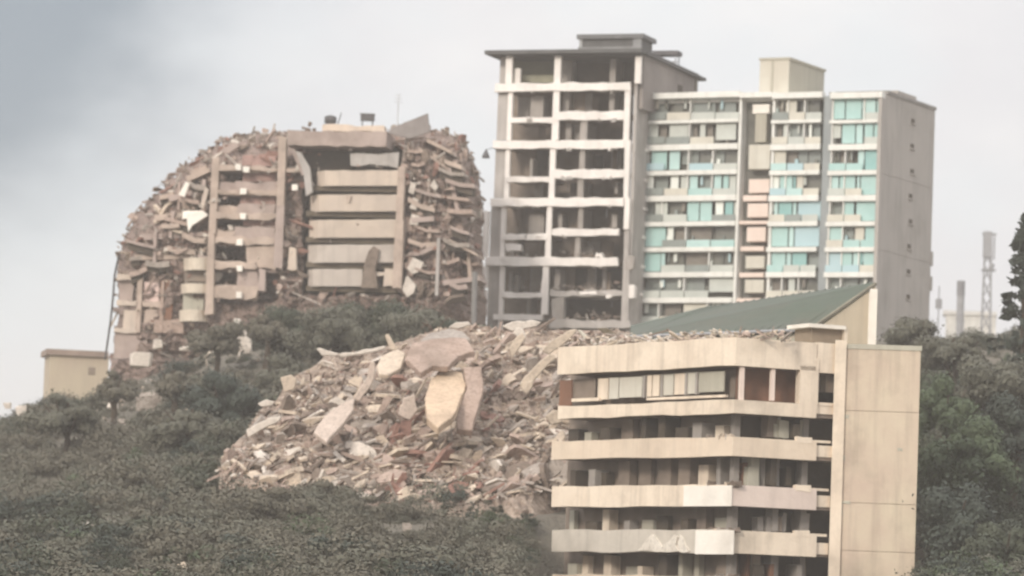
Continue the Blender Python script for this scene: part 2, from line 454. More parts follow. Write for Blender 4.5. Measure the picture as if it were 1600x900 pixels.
# side wall as a stack of storeys, with dark window openings
sfu = fb.uz(983, 300)[0]
def side_box(name, m, y0, y1, d0, d1, t0=0., t1=.35, xref=985):
    z1 = fb.uz(xref, y0)[1]; z0 = fb.uz(xref, y1)[1]
    b = MB().box(sfu + t0, sfu + t1, d0, d1, z0, z1); return b.build(name, m, fb.root)
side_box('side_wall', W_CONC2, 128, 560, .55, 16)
for yy in (240, 285, 330, 375, 420, 465):
    side_box('side_window', INT_DK, yy, yy + 22, 5.2, 7.4, .3, .38)
for yy in (225, 272, 317, 362, 408, 452):
    side_box('side_ledge', W_CONC, yy, yy + 5, 4, 9, .3, .46)
# debris standing on the open floors
for x0, y0, x1, y1, m in ((790, 382, 815, 392, W_CONC), (797, 390, 802, 401, PARTN), (905, 455, 932, 460, W_CONC), (931, 395, 941, 402, W_CONC), (846, 436, 852, 456, W_CONC),
                          (977, 400, 990, 420, PARTN), (979, 445, 990, 465, W_CONC), (862, 466, 880, 505, PARTN)):
    B('hanging_fragment', m, x0, y0, x1, y1, .1, .9, jit=.14)
its = []
for _ in range(260):
    fy = random.choice([(415, 453), (465, 500), (370, 402)]); x = random.uniform(862, 968) if random.random() < .75 else random.uniform(786, 845)
    if fy[0] == 370: x = random.uniform(786, 960)
    d = random.uniform(.3, 3.8); u, z = fb.uz(x, fy[1] - abs(random.gauss(0, 5)), d); s = random.uniform(.15, .6)
    its.append(((u, d, z), rot_rand(), (s * random.uniform(.8, 1.8), s, s), random.choice(['slab', 'beam', 'chunk', 'rod']), random.randrange(4), random.choice([0, 0, 1, 5, 5, 3])))
scatter(its, fb.root, 60)
# brown upper wing behind, sloping away
wz1 = fb.uz(1001, 84)[1]; wz0 = fb.uz(1001, 168)[1]; wu = fb.uz(1001, 110)[0]
wing = MB().box(wu - .35, wu + .05, .9, 20.5, wz0, wz1 - .02).build('wing_wall', BR_WALL, fb.root)
MB().box(wu - 9, wu + .5, .7, 22.6, wz1, wz1 + .35).build('wing_roof', DK_SLAB, fb.root)
MB().box(wu + .05, wu + .12, 13.4, 14.9, wz0 + 1.5, wz0 + 4.4).build('wing_window', INT_DK, fb.root)
MB().box(wu + .05, wu + .16, 19.6, 20.5, wz0 + 1, wz1).build('wing_post', mat('wing_post_grey', (.2, .18, .15)), fb.root)
# rooftop tank above the wing
tk = empty('roof_tank', fb.root.matrix_basis @ Vector((wu - 1.0, 13.5, wz1 + .35)) if False else (0, 0, 0), -fb.A)
tk.location = fb.P + fb.u * (wu - 1.2) + fb.n * 13 + Vector((0, 0, wz1 + .35))
MB().box(-1.5, 1.5, -.9, .9, 1.25, 1.75).build('tank_body', DARKMET, tk)
for a, b in ((-1.2, -.6), (1.2, -.6), (-1.2, .6), (1.2, .6)):
    MB().tube([(a, b, 0), (a, b, 1.26)], [.07, .07]).build('leg', GREYMET, tk)
MB().box(-1.3, 1.3, -.05, .05, .5, .62).build('brace', GREYMET, tk)
tag(tk, 'flat dark tank on thin legs on the brown wing roof of the gutted white block', 'roof tank')
# little fitting on the left edge
lf = empty('edge_fitting', at(759, 247, 470.5))
MB().tube([(0, 0, 0), (0, 0, .35), (0, 0, 1.0)], [.46, .36, .05], 10).build('cone', DARKMET, lf)
MB().tube([(0, 0, .9), (.6, .1, 1.15), (1.25, .2, 1.1)], [.04, .04, .04], 5).build('bracket', DARKMET, lf)
tag(lf, 'small dark cone shaped fitting sticking out from the left edge of the gutted white block', 'fitting')

# ------------------------------------------------------------------ GLASS BALCONY TOWER
tw = Face(1376, 300, 462, 27, name='glass_balcony_tower', zbase=14.0)
tag(tw.root, 'pale residential tower with rows of teal glazed balconies and a blank grey end wall', 'building')
T = tw.box
lines = [(144, 153), (187, 192), (225, 234), (266, 273), (305, 314), (346, 353), (386, 393), (425, 433), (465, 473), (505, 515), (547, 560)]
NOBAL = {('R', 0, 0), ('R', 0, 1), ('R', 1, 1), ('R', 1, 0), ('R', 3, 2), ('R', 4, 2), ('L', 5, 0), ('L', 6, 0), ('M', 5, 1), ('M', 5, 2), ('M', 5, 0), ('R', 2, 2), ('L', 2, 1), ('L', 4, 2), ('L', 1, 3), ('L', 7, 3)}
secs = {'L': (1003, 1155), 'M': (1206, 1284), 'R': (1297, 1378)}
spec = {
'L': ["1008-1045g 1052-1068d 1082-1118g 1124-1150g",
      "1010-1028p 1030-1042n 1046-1075p 1084-1090n 1094-1102p 1105-1114n 1119-1150p",
      "1006-1014w 1018-1042t 1046-1062m 1066-1092g 1094-1112d 1114-1132g 1134-1152d",
      "1006-1021w 1024-1044g 1048-1060w 1064-1074p 1078-1090m 1092-1113g 1116-1127m 1130-1138t 1140-1150p",
      "1006-1022g 1024-1043p 1046-1068d 1074-1092t 1094-1112t 1118-1130w 1133-1145T 1147-1153p",
      "1008-1040t 1043-1052w 1055-1078n 1080-1112n 1119-1150d",
      "1005-1032t 1033-1039m 1043-1069d 1072-1109n 1113-1131d 1133-1151d",
      "1004-1034g 1036-1070g 1072-1101g 1108-1151p",
      "1002-1032g 1040-1064n 1068-1108c 1112-1150p", "1002-1040g 1044-1100n 1104-1150g"],
'M': ["1211-1226n 1228-1245c 1253-1281d", "1208-1222n 1224-1232p 1234-1262g 1264-1268w 1270-1282g", "1207-1228c 1230-1246n 1248-1262g 1264-1283g",
      "1209-1217w 1219-1238t 1240-1243T 1245-1255c 1258-1283d", "1210-1215m 1217-1237T 1239-1244m 1247-1282b", "1206-1231t 1233-1240m 1242-1280b",
      "1206-1227t 1229-1236m 1238-1260T 1262-1280g", "1204-1229n 1232-1242p 1244-1280d", "1204-1240g 1244-1280g", "1204-1280g"],
'R': ["1299-1320t 1322-1346t 1348-1368m 1370-1376t", "1299-1314p 1316-1336t 1338-1348m 1351-1364t 1366-1376t", "1298-1312d 1314-1334n 1341-1350m 1352-1376T",
      "1299-1310m 1312-1336t 1339-1343m 1345-1375t", "1298-1318g 1320-1334t 1338-1374t", "1297-1318t 1320-1334g 1336-1350c 1352-1374t",
      "1296-1314b 1316-1331t 1333-1342m 1344-1347T 1349-1373t", "1296-1340g 1344-1372g", "1296-1340g 1344-1372g", "1296-1340g 1344-1372g"]}
for k, (a, b) in secs.items():
    for i, (y0, y1) in enumerate(lines):
        aa = a - (y0 - 150) * .037; bb = b - (y0 - 150) * .037
        T('balcony_slab', T_BAND, aa, y0, bb, y1, -.35 if i else -.6, 1.1 if i else .4)
        if i < len(lines) - 1:
            yt, yb = y1, lines[i + 1][0]; h = yb - yt
            for sgm in spec[k][i].split():
                rng_, c = sgm[:-1], sgm[-1]; x0, x1 = map(int, rng_.split('-'))
                dp = .75 if c in 'dgn' else .15
                T('window', GL[c], x0, yt + .5, x1, yb - h * random.choice([.28, .1, .2]) if c not in 'tTmwb' else yb - 1, dp, dp + .08)
            nb = 4 if k == 'L' else 3
            tones = ['p', 'p', 'c', 'b', 'm', 'g', 't'] if i in (2, 3, 5, 6) else ['p', 'c', 'p', 'g']
            for q in range(nb):
                if (k, i, q) in NOBAL: continue
                xa = aa + (bb - aa) * q / nb + .8; xb = aa + (bb - aa) * (q + 1) / nb - .8
                T('balustrade', GL[random.choice(tones)], xa, yb - h * .34, xb, yb, -.3, -.24)
                if q and random.random() < .7: T('balcony_divider', T_BAND, xa - 2.6, yt, xa - .8, yb, -.1, .7)
            for _ in range(5 if k == 'L' else 3):       # washing, boxes and blinds on the balconies
                x = random.uniform(aa + 3, bb - 8); w_ = random.uniform(1.5, 6); t_ = random.random()
                T('balcony_clutter', GL[random.choice('wcwpdnbg')], x, yt + h * (.08 if t_ < .5 else .45), x + w_, yt + h * (.5 if t_ < .5 else .95), .3, .5, jit=.02)
            T('balcony_back', T_INT, aa + 1, yt, bb - 1, yb, 1.15, 1.4)
    T('section_post', T_BAND, a - 1, 144, a + 3, 330, -.12, 1.4); T('section_post', T_BAND, a - 8, 330, a - 4, 560, -.12, 1.4)
T('section_post', T_BAND, 1153, 144, 1157, 330, -.1, 1.4); T('section_post', T_BAND, 1146, 330, 1150, 560, -.1, 1.4)
# stair recess
T('stair_back', mat('stair_recess_brown', (.24, .21, .18), (.17, .15, .13)), 1154, 150, 1208, 345, 2.2, 2.6)
T('stair_back', mat('stair_recess_brown', (.24, .21, .18)), 1148, 345, 1204, 560, 2.2, 2.6)
for y0, y1, x0, x1, m in ((163, 177, 1176, 1202, CREAM_W), (178, 222, 1180, 1197, KHAKI), (226, 264, 1170, 1203, KHAKI2), (280, 301, 1170, 1202, PINK), (305, 314, 1161, 1198, PINK), (318, 339, 1168, 1200, PINK),
                        (345, 350, 1155, 1205, PINK), (355, 377, 1167, 1196, PINK), (385, 392, 1157, 1193, PINK), (400, 419, 1165, 1194, KHAKI2), (426, 433, 1155, 1193, PINK), (437, 457, 1164, 1193, KHAKI2), (466, 472, 1150, 1190, PINK), (478, 500, 1162, 1190, KHAKI2)):
    T('stair_landing', m, x0, y0, x1, y1, .2, 1.8)
T('stair_top', T_BAND, 1155, 144, 1206, 152, -.6, .4)
for y0, y1 in ((150, 345), (345, 560)):
    s_ = -(y0 - 150) * .037 - 3.6
    T('grey_strip', T_STRIP, 1285 + s_ + 3.6, y0, 1297 + s_ + 3.6, y1, -.2, 1.4)
# main body, end wall with small slit windows
u0, _ = tw.uz(1003, 150); u1, zt = tw.uz(1381, 148); _, zb = tw.uz(1376, 620)
ua = tw.uz(1290, 150)[0]
MB().box(u0 + .3, ua, 1.5, 6.5, zb, zt - .3).build('body', T_INT, tw.root)
dw = 0
for d in np.arange(8, 22, .05):           # depth of the end wall from where its far edge stands
    P = tw.P + tw.u * u1 + tw.n * float(d) + Vector((0, 0, zt)); k = P - Vector((0, 0, 0)); s = k.dot(fwd)
    if 800 + F * k.dot(crt) / s > 1461 - 0: dw = float(d); break
    P = None
dw = dw or 14
hz = (zt + .45 - zb)
MB().box(ua + .02, u1 - .42, 1.5, dw, zb, zt + .25).build('body', T_WALL, tw.root)
MB().box(u1 - .4, u1, -.5, dw, zb, zt + .25).build('end_wall', T_WALL, tw.root)
MB().box(ua, u1 + .12, 1.0, dw + .15, zt + .25, zt + .6).build('roof_edge', mat('tower_roof_edge', (.3, .28, .26)), tw.root)
MB().box(u1 - 3, u1 + .02, 4, 9.5, zt + .6, zt + 1.0).build('roof_kerb', T_WALL, tw.root)
stor = (tw.uz(1376, 187)[1] - tw.uz(1376, 466)[1]) / 7
for i in range(11):
    z = zt - 1.6 - i * stor
    j = random.uniform(-.3, .3)
    MB().box(u1 - .05, u1 + .05, dw * .55 + j, dw * .55 + .95 + j, z - .45, z + .05).build('slit_window', INT_DK, tw.root)
    MB().box(u1 - .02, u1 + .16, dw * .55 - .2 + j, dw * .55 + 1.2 + j, z - .6, z - .46).build('slit_sill', T_WALL, tw.root)
for zz in (5, 6):
    z = zt - 1.6 - (zz) * stor - 1.2
    MB().box(u1 - .9, u1 + .06, dw, dw + .55, z - .5, z + 1.1).build('rear_ledge', T_WALL, tw.root)
for i in (3, 6, 9):
    z = zt - .2 - i * stor
    MB().box(u1 - .01, u1 + .03, 0, dw, z, z + .08).build('wall_joint', T_WALL, tw.root)
# penthouse lift room
pu0, pz0 = tw.uz(1178, 147); pu1, pz1 = tw.uz(1225, 90)
pt = MB().box(pu0, pu1, 1.6, 11.5, pz0 - .6, pz1).build('lift_room', KHAKI, tw.root)
MB().box(pu0 - .05, pu1 - .01, 1.5, 1.6, pz0 - .6, pz1).build('lift_room_lit_front', KHAKI2, tw.root)  # paler skin: light on the front is put into its colour
MB().box(pu0 - .15, pu1 + .15, 1.4, 11.7, pz1, pz1 + .25).build('lift_room_roof', KHAKI, tw.root)
MB().box(pu0 + 1.35, pu0 + 1.6, 1.42, 1.5, pz0, pz1).build('lift_room_pilaster', KHAKI, tw.root)
MB().box(u0, ua, .4, 6.5, zt - .29, zt + .05).build('roof', T_BAND, tw.root)

# ------------------------------------------------------------------ COLLAPSED BLOCK
cb = Face(480, 350, 455, 8, name='collapsed_apartment_block', zbase=14.0)
tag(cb.root, 'half collapsed brown apartment block buried in its own wreckage, pale curved balconies still standing', 'building')
C = cb.box
SIL = [(168, 600), (176, 500), (181, 440), (183, 400), (196, 362), (212, 335), (240, 305), (262, 277), (290, 255), (325, 236), (345, 218), (375, 214), (400, 208), (432, 207), (455, 212),
       (600, 205), (640, 192), (668, 200), (700, 208), (722, 222), (736, 245), (744, 285), (750, 320), (748, 380), (752, 440), (756, 520), (756, 600)]
BAYS = [(337, 262, 434, 470), (474, 228, 630, 460)]
def inbay(x, y): return any(a < x < c and b < y < d for a, b, c, d in BAYS)
def surf(x, y):
    e = min(1, edist(SIL[:-1], x, y) / 55) if y < 560 else 1
    d = 1.4 + 8 * (1 - e) ** 2
    if inbay(x, y): d = max(d, 4.5)
    return d
gstep = 6; idx = {}; V = []; Fc = []
for gx in range(160, 770, gstep):
    for gy in range(186, 604, gstep):
        if inside(SIL, gx + 7 * noise.noise(Vector((gx / 14, gy / 14, 2))), gy + 9 * noise.noise(Vector((gx / 16, gy / 16, 8))) + 2):
            d = surf(gx, gy) + .9 * noise.noise(Vector((gx / 9, gy / 9, 0))) + .8 * noise.noise(Vector((gx / 25, gy / 25, 5)))
            jx, jy = random.uniform(-2, 2), random.uniform(-2, 2)
            u, z = cb.uz(gx + jx, gy + jy, d); V.append((u, d, z)); idx[gx, gy] = len(V) - 1
nf = len(V)
back = [(v[0], 17 - v[1] * .5, v[2]) for v in V]; V += back
edges = {}
for (gx, gy), a in list(idx.items()):
    q = [idx.get((gx, gy)), idx.get((gx + gstep, gy)), idx.get((gx + gstep, gy + gstep)), idx.get((gx, gy + gstep))]
    if None in q: continue
    Fc.append((q[0], q[3], q[2], q[1])); Fc.append(tuple(nf + i for i in q))
    for i in range(4):
        e = (q[i], q[(i + 1) % 4]); k = tuple(sorted(e)); edges[k] = None if k in edges else e
for k, e in edges.items():
    if e: Fc.append((e[0], e[1], nf + e[1], nf + e[0]))
me = bpy.data.meshes.new('rubble_mass'); me.from_pydata(V, [], Fc)
link('rubble_mass', me, MASS, cb.root)
PCOL = mat('collapsed_column', (.50, .40, .33), (.37, .29, .24), scale=.7, dirt=.35)
PBAL = mat('collapsed_balcony', (.62, .515, .415), (.47, .395, .335), scale=.16, streak=.3, dirt=.2)
PGREY = mat('collapsed_grey_parapet', (.43, .345, .305), (.32, .25, .22), scale=.5, dirt=.3)
C('column', PCOL, 327, 245, 338, 365, -.3, .6, jit=.16); C('column', PCOL, 322, 365, 334, 492, -.3, .6, jit=.16)
C('column', PCOL, 432, 214, 446, 320, -.4, .6, jit=.16); C('column', PGREY, 430, 320, 442, 418, -.4, .6, jit=.1)
C('column', PGREY, 404, 420, 414, 455, -.2, .5, jit=.1)
for x0, y0, x1, y1, m, d in ((336, 260, 434, 267, PCOL, -.2), (337, 283, 368, 302, PGREY, .3), (368, 284, 432, 303, PGREY, .1), (337, 297, 434, 304, PCOL, -.2), (338, 322, 372, 338, PCOL, .3), (372, 320, 430, 338, PGREY, .2), (336, 334, 432, 341, PCOL, -.2),
                             (334, 358, 365, 374, PCOL, .2), (366, 354, 430, 374, PGREY, .2), (333, 371, 430, 381, PCOL, -.1), (332, 408, 400, 420, PCOL, -.1), (385, 384, 430, 420, PCOL, .2), (330, 447, 402, 466, PCOL, -.1), (372, 425, 402, 450, PGREY, .3)):
    C('floor_band', m, x0, y0, x1, y1, d, d + .6, jit=.2)
for y0, y1 in ((243, 259), (268, 284), (305, 319), (342, 354)):
    C('pink_wall', mat('faded_pink_wall', (.40, .255, .22), (.29, .19, .165), scale=1.2, dirt=.4), random.uniform(372, 384), y0, 431, y1, .9, 1.3, jit=.1)
for y in (268, 306, 343, 384, 424):
    C('floor_slab', MASS, 338, y - 3, 432, y + 1, .5, 5)
for x, y in ((372, 261), (384, 265), (380, 299), (379, 338), (374, 379), (374, 420), (373, 461), (370, 503), (460, 293)):
    C('white_box', CREAM_W, x - 4.5, y - 5, x + 4.5, y + 4, -.7, -.2, jit=.06)
for x0, y0, x1, y1, th in ((262, 306, 326, 292, 7), (240, 336, 324, 328, 7), (222, 366, 322, 362, 7), (210, 398, 318, 398, 6), (290, 276, 326, 262, 6), (652, 228, 700, 262, 5), (700, 372, 745, 396, 5), (690, 438, 748, 432, 6), (664, 214, 706, 236, 6), (655, 392, 684, 380, 5)):
    cb.poly('tilted_floor', random.choice([PGREY, PGREY, PCOL]), [(x0, y0), (x1, y1), (x1 + 2, y1 + th), (x0 + 3, y0 + th + 2)], surf(x0, y0) * .25 + .1, 6)
for x0, y0, x1, y1, w_ in ((316, 280, 313, 345, 5), (268, 330, 262, 380, 5), (240, 362, 238, 428, 5), (698, 262, 712, 330, 6), (672, 320, 668, 372, 5), (728, 385, 732, 440, 5)):
    cb.poly('wall_stub', random.choice([PGREY, PCOL, PGREY]), [(x0, y0), (x0 + w_, y0), (x1 + w_, y1), (x1, y1)], surf(x1, y1) * .4 + .1, 3.5)
for yl in range(236, 432, 24):                       # crushed floor layers of both wings
    for xa, xb in ((190, 322), (634, 748)):
        x = xa + random.uniform(0, 14)
        while x < xb - 12:
            L_ = random.uniform(18, 46); x1 = min(x + L_, xb); y = yl + random.uniform(-11, 11); t = random.gauss(0, 6 if xa < 600 else 10) + (8 if xa > 600 else -4) * (random.random() < .5)
            if inside(SIL, x, y - 4) and inside(SIL, x1, y + t - 4) and not (xa < 600 and x1 > 280 and y > 400):
                d = max(.1, min(surf(x, y), surf(x1, y + t)) - random.uniform(.9, 1.7)); th = random.uniform(4, 9)
                sg = random.uniform(0, 5); xm = (x + x1) / 2
                cb.poly('crushed_floor', random.choice([PGREY, RUB[0], RUB[1], PCOL, RUB[1]]), [(x, y), (xm, y + t / 2 + sg), (x1, y + t), (x1 + 1, y + t + th), (xm, y + t / 2 + sg + th), (x, y + th)], d, d + 3.2)
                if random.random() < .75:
                    cb.poly('void_shade', INT_DK, [(x + 2, y + th), (xm, y + t / 2 + sg + th), (x1 - 2, y + t + th), (x1 - 3, y + t + th + random.uniform(6, 13)), (x + 3, y + th + random.uniform(6, 13))], d + .5, d + 2.2)  # solid dark piece, paints the shade of the gap below the floor
            x = x1 + random.uniform(4, 22)
# right bay: stacked pale balconies with a bent left end
def balcony(y0, y1, xl=482, xr=624, m=PBAL, sag=0):
    n = 9; pts = []
    for i in range(n + 1):
        t = i / n; x = xl + (xr - xl) * t
        d = 1.2 * max(0, 1 - t / .18) ** 1.5 + .15 * math.sin(t * 3)
        pts.append((x, d))
    b = MB()
    for (x, d) in pts:
        w_ = random.uniform(-.04, .04)
        ua, za = cb.uz(x, y0); ub, zb_ = cb.uz(x, y1 + sag)
        b.v += [(ua, d, za + w_), (ua, d + .3, za + w_), (ub, d + .3, zb_), (ub, d, zb_)]
    for i in range(n):
        a = i * 4
        b.f += [(a, a + 3, a + 7, a + 4), (a + 1, a + 5, a + 6, a + 2), (a, a + 4, a + 5, a + 1), (a + 3, a + 2, a + 6, a + 7)]
    b.f += [(0, 1, 2, 3), (n * 4 + 3, n * 4 + 2, n * 4 + 1, n * 4)]
    o = b.build('balcony_parapet', m, cb.root)
    C('balcony_floor', INT_BR, xl + 3, y1 - 2, xr, y1 + 1.5, 1.3, 5, jit=.03)
    return o
balcony(266, 290, 492, 624); balcony(304, 330, 482); balcony(343, 371, 480); balcony(382, 410, 478, m=mat('collapsed_balcony_grey', (.50, .44, .385), (.42, .365, .32), scale=.3, streak=.3, dirt=.3)); balcony(420, 447, 478, 566, m=mat('collapsed_balcony_grey', (.5, .44, .385)))
cb.poly('hanging_debris', RUB[5], [(564, 450), (569, 412), (576, 392), (584, 384), (592, 390), (590, 404), (586, 420), (590, 450)], -.4, .6)
cb.poly('hanging_debris', PCOL, [(540, 306), (546, 305), (549, 306), (545, 318)], -.15, .0)
C('balcony_parapet', PBAL, 600, 420, 616, 447, .1, .4, jit=.1); C('broken_slab', PBAL, 575, 423, 600, 430, .1, .4, jit=.2)
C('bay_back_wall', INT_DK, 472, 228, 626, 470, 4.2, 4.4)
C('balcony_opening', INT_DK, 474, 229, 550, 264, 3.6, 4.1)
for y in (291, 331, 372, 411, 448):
    C('gap_shade', mat('gap_shade_brown', (.14, .11, .075)), 478, y, 622, y + 8, .8, 4)  # dark strips paint in the shade below each parapet
C('roof_slab', PGREY, 448, 205, 604, 228, -.4, 9, jit=.1); C('roof_lip', PBAL, 502, 196, 600, 205, 2.5, 4, jit=.12)
C('fallen_slab', W_CONC2, 548, 240, 622, 259, .4, 1.1, jit=.22)
C('bay_column', PCOL, 620, 260, 632, 345, -.2, .6, jit=.12); C('bay_column', PCOL, 616, 345, 630, 450, -.2, .6, jit=.14)
C('left_jamb', PCOL, 447, 262, 470, 268, -.2, .8, jit=.1)
cb.poly('leaning_slab', W_CONC2, [(462, 236), (470, 238), (484, 262), (488, 300), (478, 306), (474, 270)], -.5, .1)
cb.poly('leaning_slab', PGREY, [(454, 232), (460, 232), (478, 268), (472, 275)], -.2, .4)
cb.poly('roof_spike', mat('spike_grey', (.30, .265, .25)), [(606, 208), (612, 200), (668, 177), (671, 206), (640, 216)], .5, 1.0)
C('downpipe', W_CONC2, 681, 372, 686, 462, -.2, .1)
# left end storeys and rounded balconies
for x0, y0, x1, y1, m, d in ((183, 429, 216, 437, PBAL, 1.5), (182, 470, 212, 478, PBAL, 1.2), (186, 437, 208, 470, PGREY, 2.2), (226, 441, 249, 471, mat('pink_wall_panel', (.72, .55, .49)), 1.2), (192, 484, 213, 514, PBAL, 1.4), (178, 513, 214, 520, PBAL, 1.2),
                             (214, 430, 220, 520, PCOL, 1.0), (250, 440, 256, 520, ROSE, .9), (222, 471, 252, 480, PCOL, 1.0), (178, 520, 230, 560, PGREY, 1.6), (225, 484, 248, 505, PCOL, 1.3), (262, 438, 268, 505, ROSE, 1.2), (256, 476, 268, 500, RED_W, 1.0),
                             (252, 437, 263, 455, RED_W, 1.2), (240, 500, 286, 520, ROSE, 1.0), (285, 330, 316, 341, CREAM_W, .2)):
    C('wall_panel', m, x0, y0, x1, y1, d, d + .5, jit=.1)
def round_balcony(y0, y1, xl, xr, m):
    b = MB(); n = 8
    for i in range(n + 1):
        t = i / n; a = math.pi * (1 - t) ; x = xl + (xr - xl) * t
        d = .9 - 1.4 * math.sin(a) ** .7
        ua, za = cb.uz(x, y0); ub, zb_ = cb.uz(x, y1)
        b.v += [(ua, d, za), (ua, d + .3, za), (ub, d + .4, zb_), (ub, d + .15, zb_)]
    for i in range(n):
        a = i * 4
        b.f += [(a, a + 3, a + 7, a + 4), (a + 1, a + 5, a + 6, a + 2), (a, a + 4, a + 5, a + 1), (a + 3, a + 2, a + 6, a + 7)]
    b.f += [(0, 1, 2, 3), (n * 4 + 3, n * 4 + 2, n * 4 + 1, n * 4)]
    b.build('rounded_balcony', m, cb.root)
for a in ((403, 422, 284, 330), (443, 458, 280, 328), (484, 502, 277, 320)): round_balcony(*a, mat('rounded_balcony_cream', (.72, .63, .51), (.56, .48, .39), scale=.6, dirt=.3, streak=.3))
C('balcony_recess', KHAKI, 286, 458, 318, 484, .9, 1.3); C('balcony_recess', INT_BR, 288, 422, 322, 440, .9, 1.3)
cb.poly('torn_slab', CREAM_W, [(291, 334), (318, 330), (325, 336), (300, 352), (294, 362)], -.2, .3)
cb.poly('torn_slab', CREAM_W, [(279, 304), (290, 284), (296, 286), (288, 308)], -.4, 0)
cb.poly('torn_slab', PBAL, [(314, 318), (320, 292), (326, 296), (318, 325)], -.4, 0)
cb.poly('torn_slab', PGREY, [(342, 236), (366, 222), (374, 228), (356, 240)], 2.5, 3)
for pts in ([(638, 300), (642, 284), (650, 286), (646, 304)], [(640, 350), (643, 334), (656, 338), (652, 352)], [(636, 420), (645, 402), (662, 410), (656, 424), (644, 428)], [(628, 452), (636, 430), (650, 446), (646, 458), (636, 464)], [(672, 290), (678, 280), (684, 292), (680, 298)],
            [(640, 325), (646, 308), (654, 312), (650, 328)]):
    cb.poly('pale_chunk', RUB[3], pts, .2, .9)
C('loose_block', PBAL, 450, 388, 463, 422, .2, .9, jit=.12)
# wreckage scattered over it
its = []
for _ in range(5200):
    x = random.uniform(160, 762); y = random.uniform(184, 560)
    if not inside(SIL, x, y + 2): continue
    nf_ = noise.noise(Vector((x / 22, y / 18, 6)))
    if nf_ < -.05 and random.random() < .7: continue
    if inbay(x, y) and random.random() < (.55 if x < 436 else .9): continue
    if y > 440 and x > 330 and y > 470: continue
    if (x < 290 or (280 < x < 330 and y > 400)) and y > 428 and random.random() < .7: continue
    d = surf(x, y) - random.uniform(-.2, .9)
    if inbay(x, y): d = random.uniform(-.2, 2.2)
    u, z = cb.uz(x, y, d)
    big = random.random() ** 2.5
    s = (.32 + 1.5 * big) * (1 + .6 * nf_)
    if inbay(x, y): s *= .5
    kd = random.choices(['slab', 'beam', 'chunk', 'sheet', 'rod'], [4, 1.8, 3.4, 3, 1])[0]
    if x < 330: pal = [0, 0, 1, 1, 3, 2, 5, 4, 0]
    elif x > 620: pal = [1, 5, 5, 1, 1, 4, 0, 3]
    else: pal = [0, 1, 1, 5, 3, 4]
    rm = rot_rand(1.2)
    if x > 630 and random.random() < .5: rm = Matrix.Rotation(random.gauss(1.5, .3), 3, 'Y') @ Matrix.Rotation(random.uniform(0, 6), 3, 'X')
    its.append(((u, d, z), rm, (s * random.uniform(.8, 1.5), s, s), kd, random.randrange(4), random.choice(pal)))
for _ in range(200):                                  # ragged skyline fringe
    i = random.randrange(3, len(SIL) - 5); t = random.random()
    x = SIL[i][0] * (1 - t) + SIL[i + 1][0] * t; y = SIL[i][1] * (1 - t) + SIL[i + 1][1] * t
    if 470 < x < 600: continue
    dd_ = random.uniform(7.5, 9.5); u, z = cb.uz(x + random.gauss(1, 2.5), y + random.gauss(2, 3), dd_)
    s = random.uniform(.3, 1.1)
    its.append(((u, dd_, z), rot_rand(1.5), (s * 1.2, s, s), random.choice(['beam', 'sheet', 'slab', 'chunk']), random.randrange(4), random.choice([0, 0, 1, 5])))
scatter(its, cb.root, 250)
# small things on its roof
def onface(face, px, py, d):
    u, z = face.uz(px, py, d); return face.P + face.u * u + face.n * d + Vector((0, 0, z))
p = onface(cb, 482, 207, 4)
t1 = empty('roof_debris_pile', p)
for k, (dx, dz, r) in enumerate(((-.5, .5, .5), (.1, .9, .55), (.6, .3, .6), (-.1, .25, .7))):
    o = bpy.data.objects.new('concrete_chunk', SH['chunk'][k][5]); COL.objects.link(o); o.parent = t1; o.location = (dx, 0, dz); o.scale = (r * 1.6, r * 1.4, r * 1.7); o.rotation_euler = (k, k * 2, k)
tag(t1, 'dark pile of fragments at the left end of the flat roof of the collapsed block', 'debris')
t2 = empty('roof_tank', onface(cb, 516, 197, 5))
MB().tube([(0, 0, .2), (0, 0, .35), (0, 0, 1.0), (0, 0, 1.15)], [.3, .65, .65, .3], 12).build('tank_body', DARKMET, t2, True)
MB().tube([(.75, 0, 0), (1.15, 0, 1.5)], [.06, .05]).build('pipe', DARKMET, t2)
MB().box(-.7, .9, -.5, .5, 0, .2).build('base', GREYMET, t2)
tag(t2, 'small dark drum with a slanted pipe on the roof of the collapsed block', 'roof tank')
t3 = empty('roof_unit', onface(cb, 574, 196, 5))
MB().box(-.75, .75, -.4, .4, .5, 1.2).build('body', DARKMET, t3)
for a in (-.55, .55): MB().box(a - .06, a + .06, -.3, .3, 0, .5).build('leg', DARKMET, t3)
MB().box(-.85, .8, -.5, .5, 1.2, 1.27).build('cover', GREYMET, t3)
tag(t3, 'small dark box on two legs on the roof right of the drum, collapsed block', 'roof unit')
t4 = empty('roof_mast', onface(cb, 621, 196, 7))
MB().tube([(0, 0, 0), (0, 0, 3.4)], [.06, .04], 6).build('pole', mat('pale_mast', (.5, .5, .5)), t4)
for z, w_ in ((2.5, .45), (2.9, .4), (3.3, .3)): MB().box(-w_, w_, -.03, .03, z, z + .06).build('crossbar', mat('pale_mast', (.5, .5, .5)), t4)
tag(t4, 'thin pale aerial mast standing just left of the pointed slab on the collapsed block', 'aerial')
# loose cable on the left edge
b = MB(); pts = [onface(cb, x, y, 7) for x, y in ((186, 398), (179, 430), (177, 460), (173, 500), (168, 535), (164, 562))]
cable = b.tube([tuple(q) for q in pts], [.12] * 6, 6).build('hanging_cable', DARKMET)
tag(cable, 'thick dark cable hanging down the left edge of the collapsed block', 'cable')
gp = at(741, 520, 440); gt = at(742, 425, 440)
pipe = MB().tube([tuple(gp - Vector((0, 0, 3))), tuple(gt)], [.28, .28], 8).build('standing_pipe', mat('dull_pipe', (.22, .21, .20)))
tag(pipe, 'grey vertical pipe in the gap between the collapsed block and the white frame block', 'pipe')

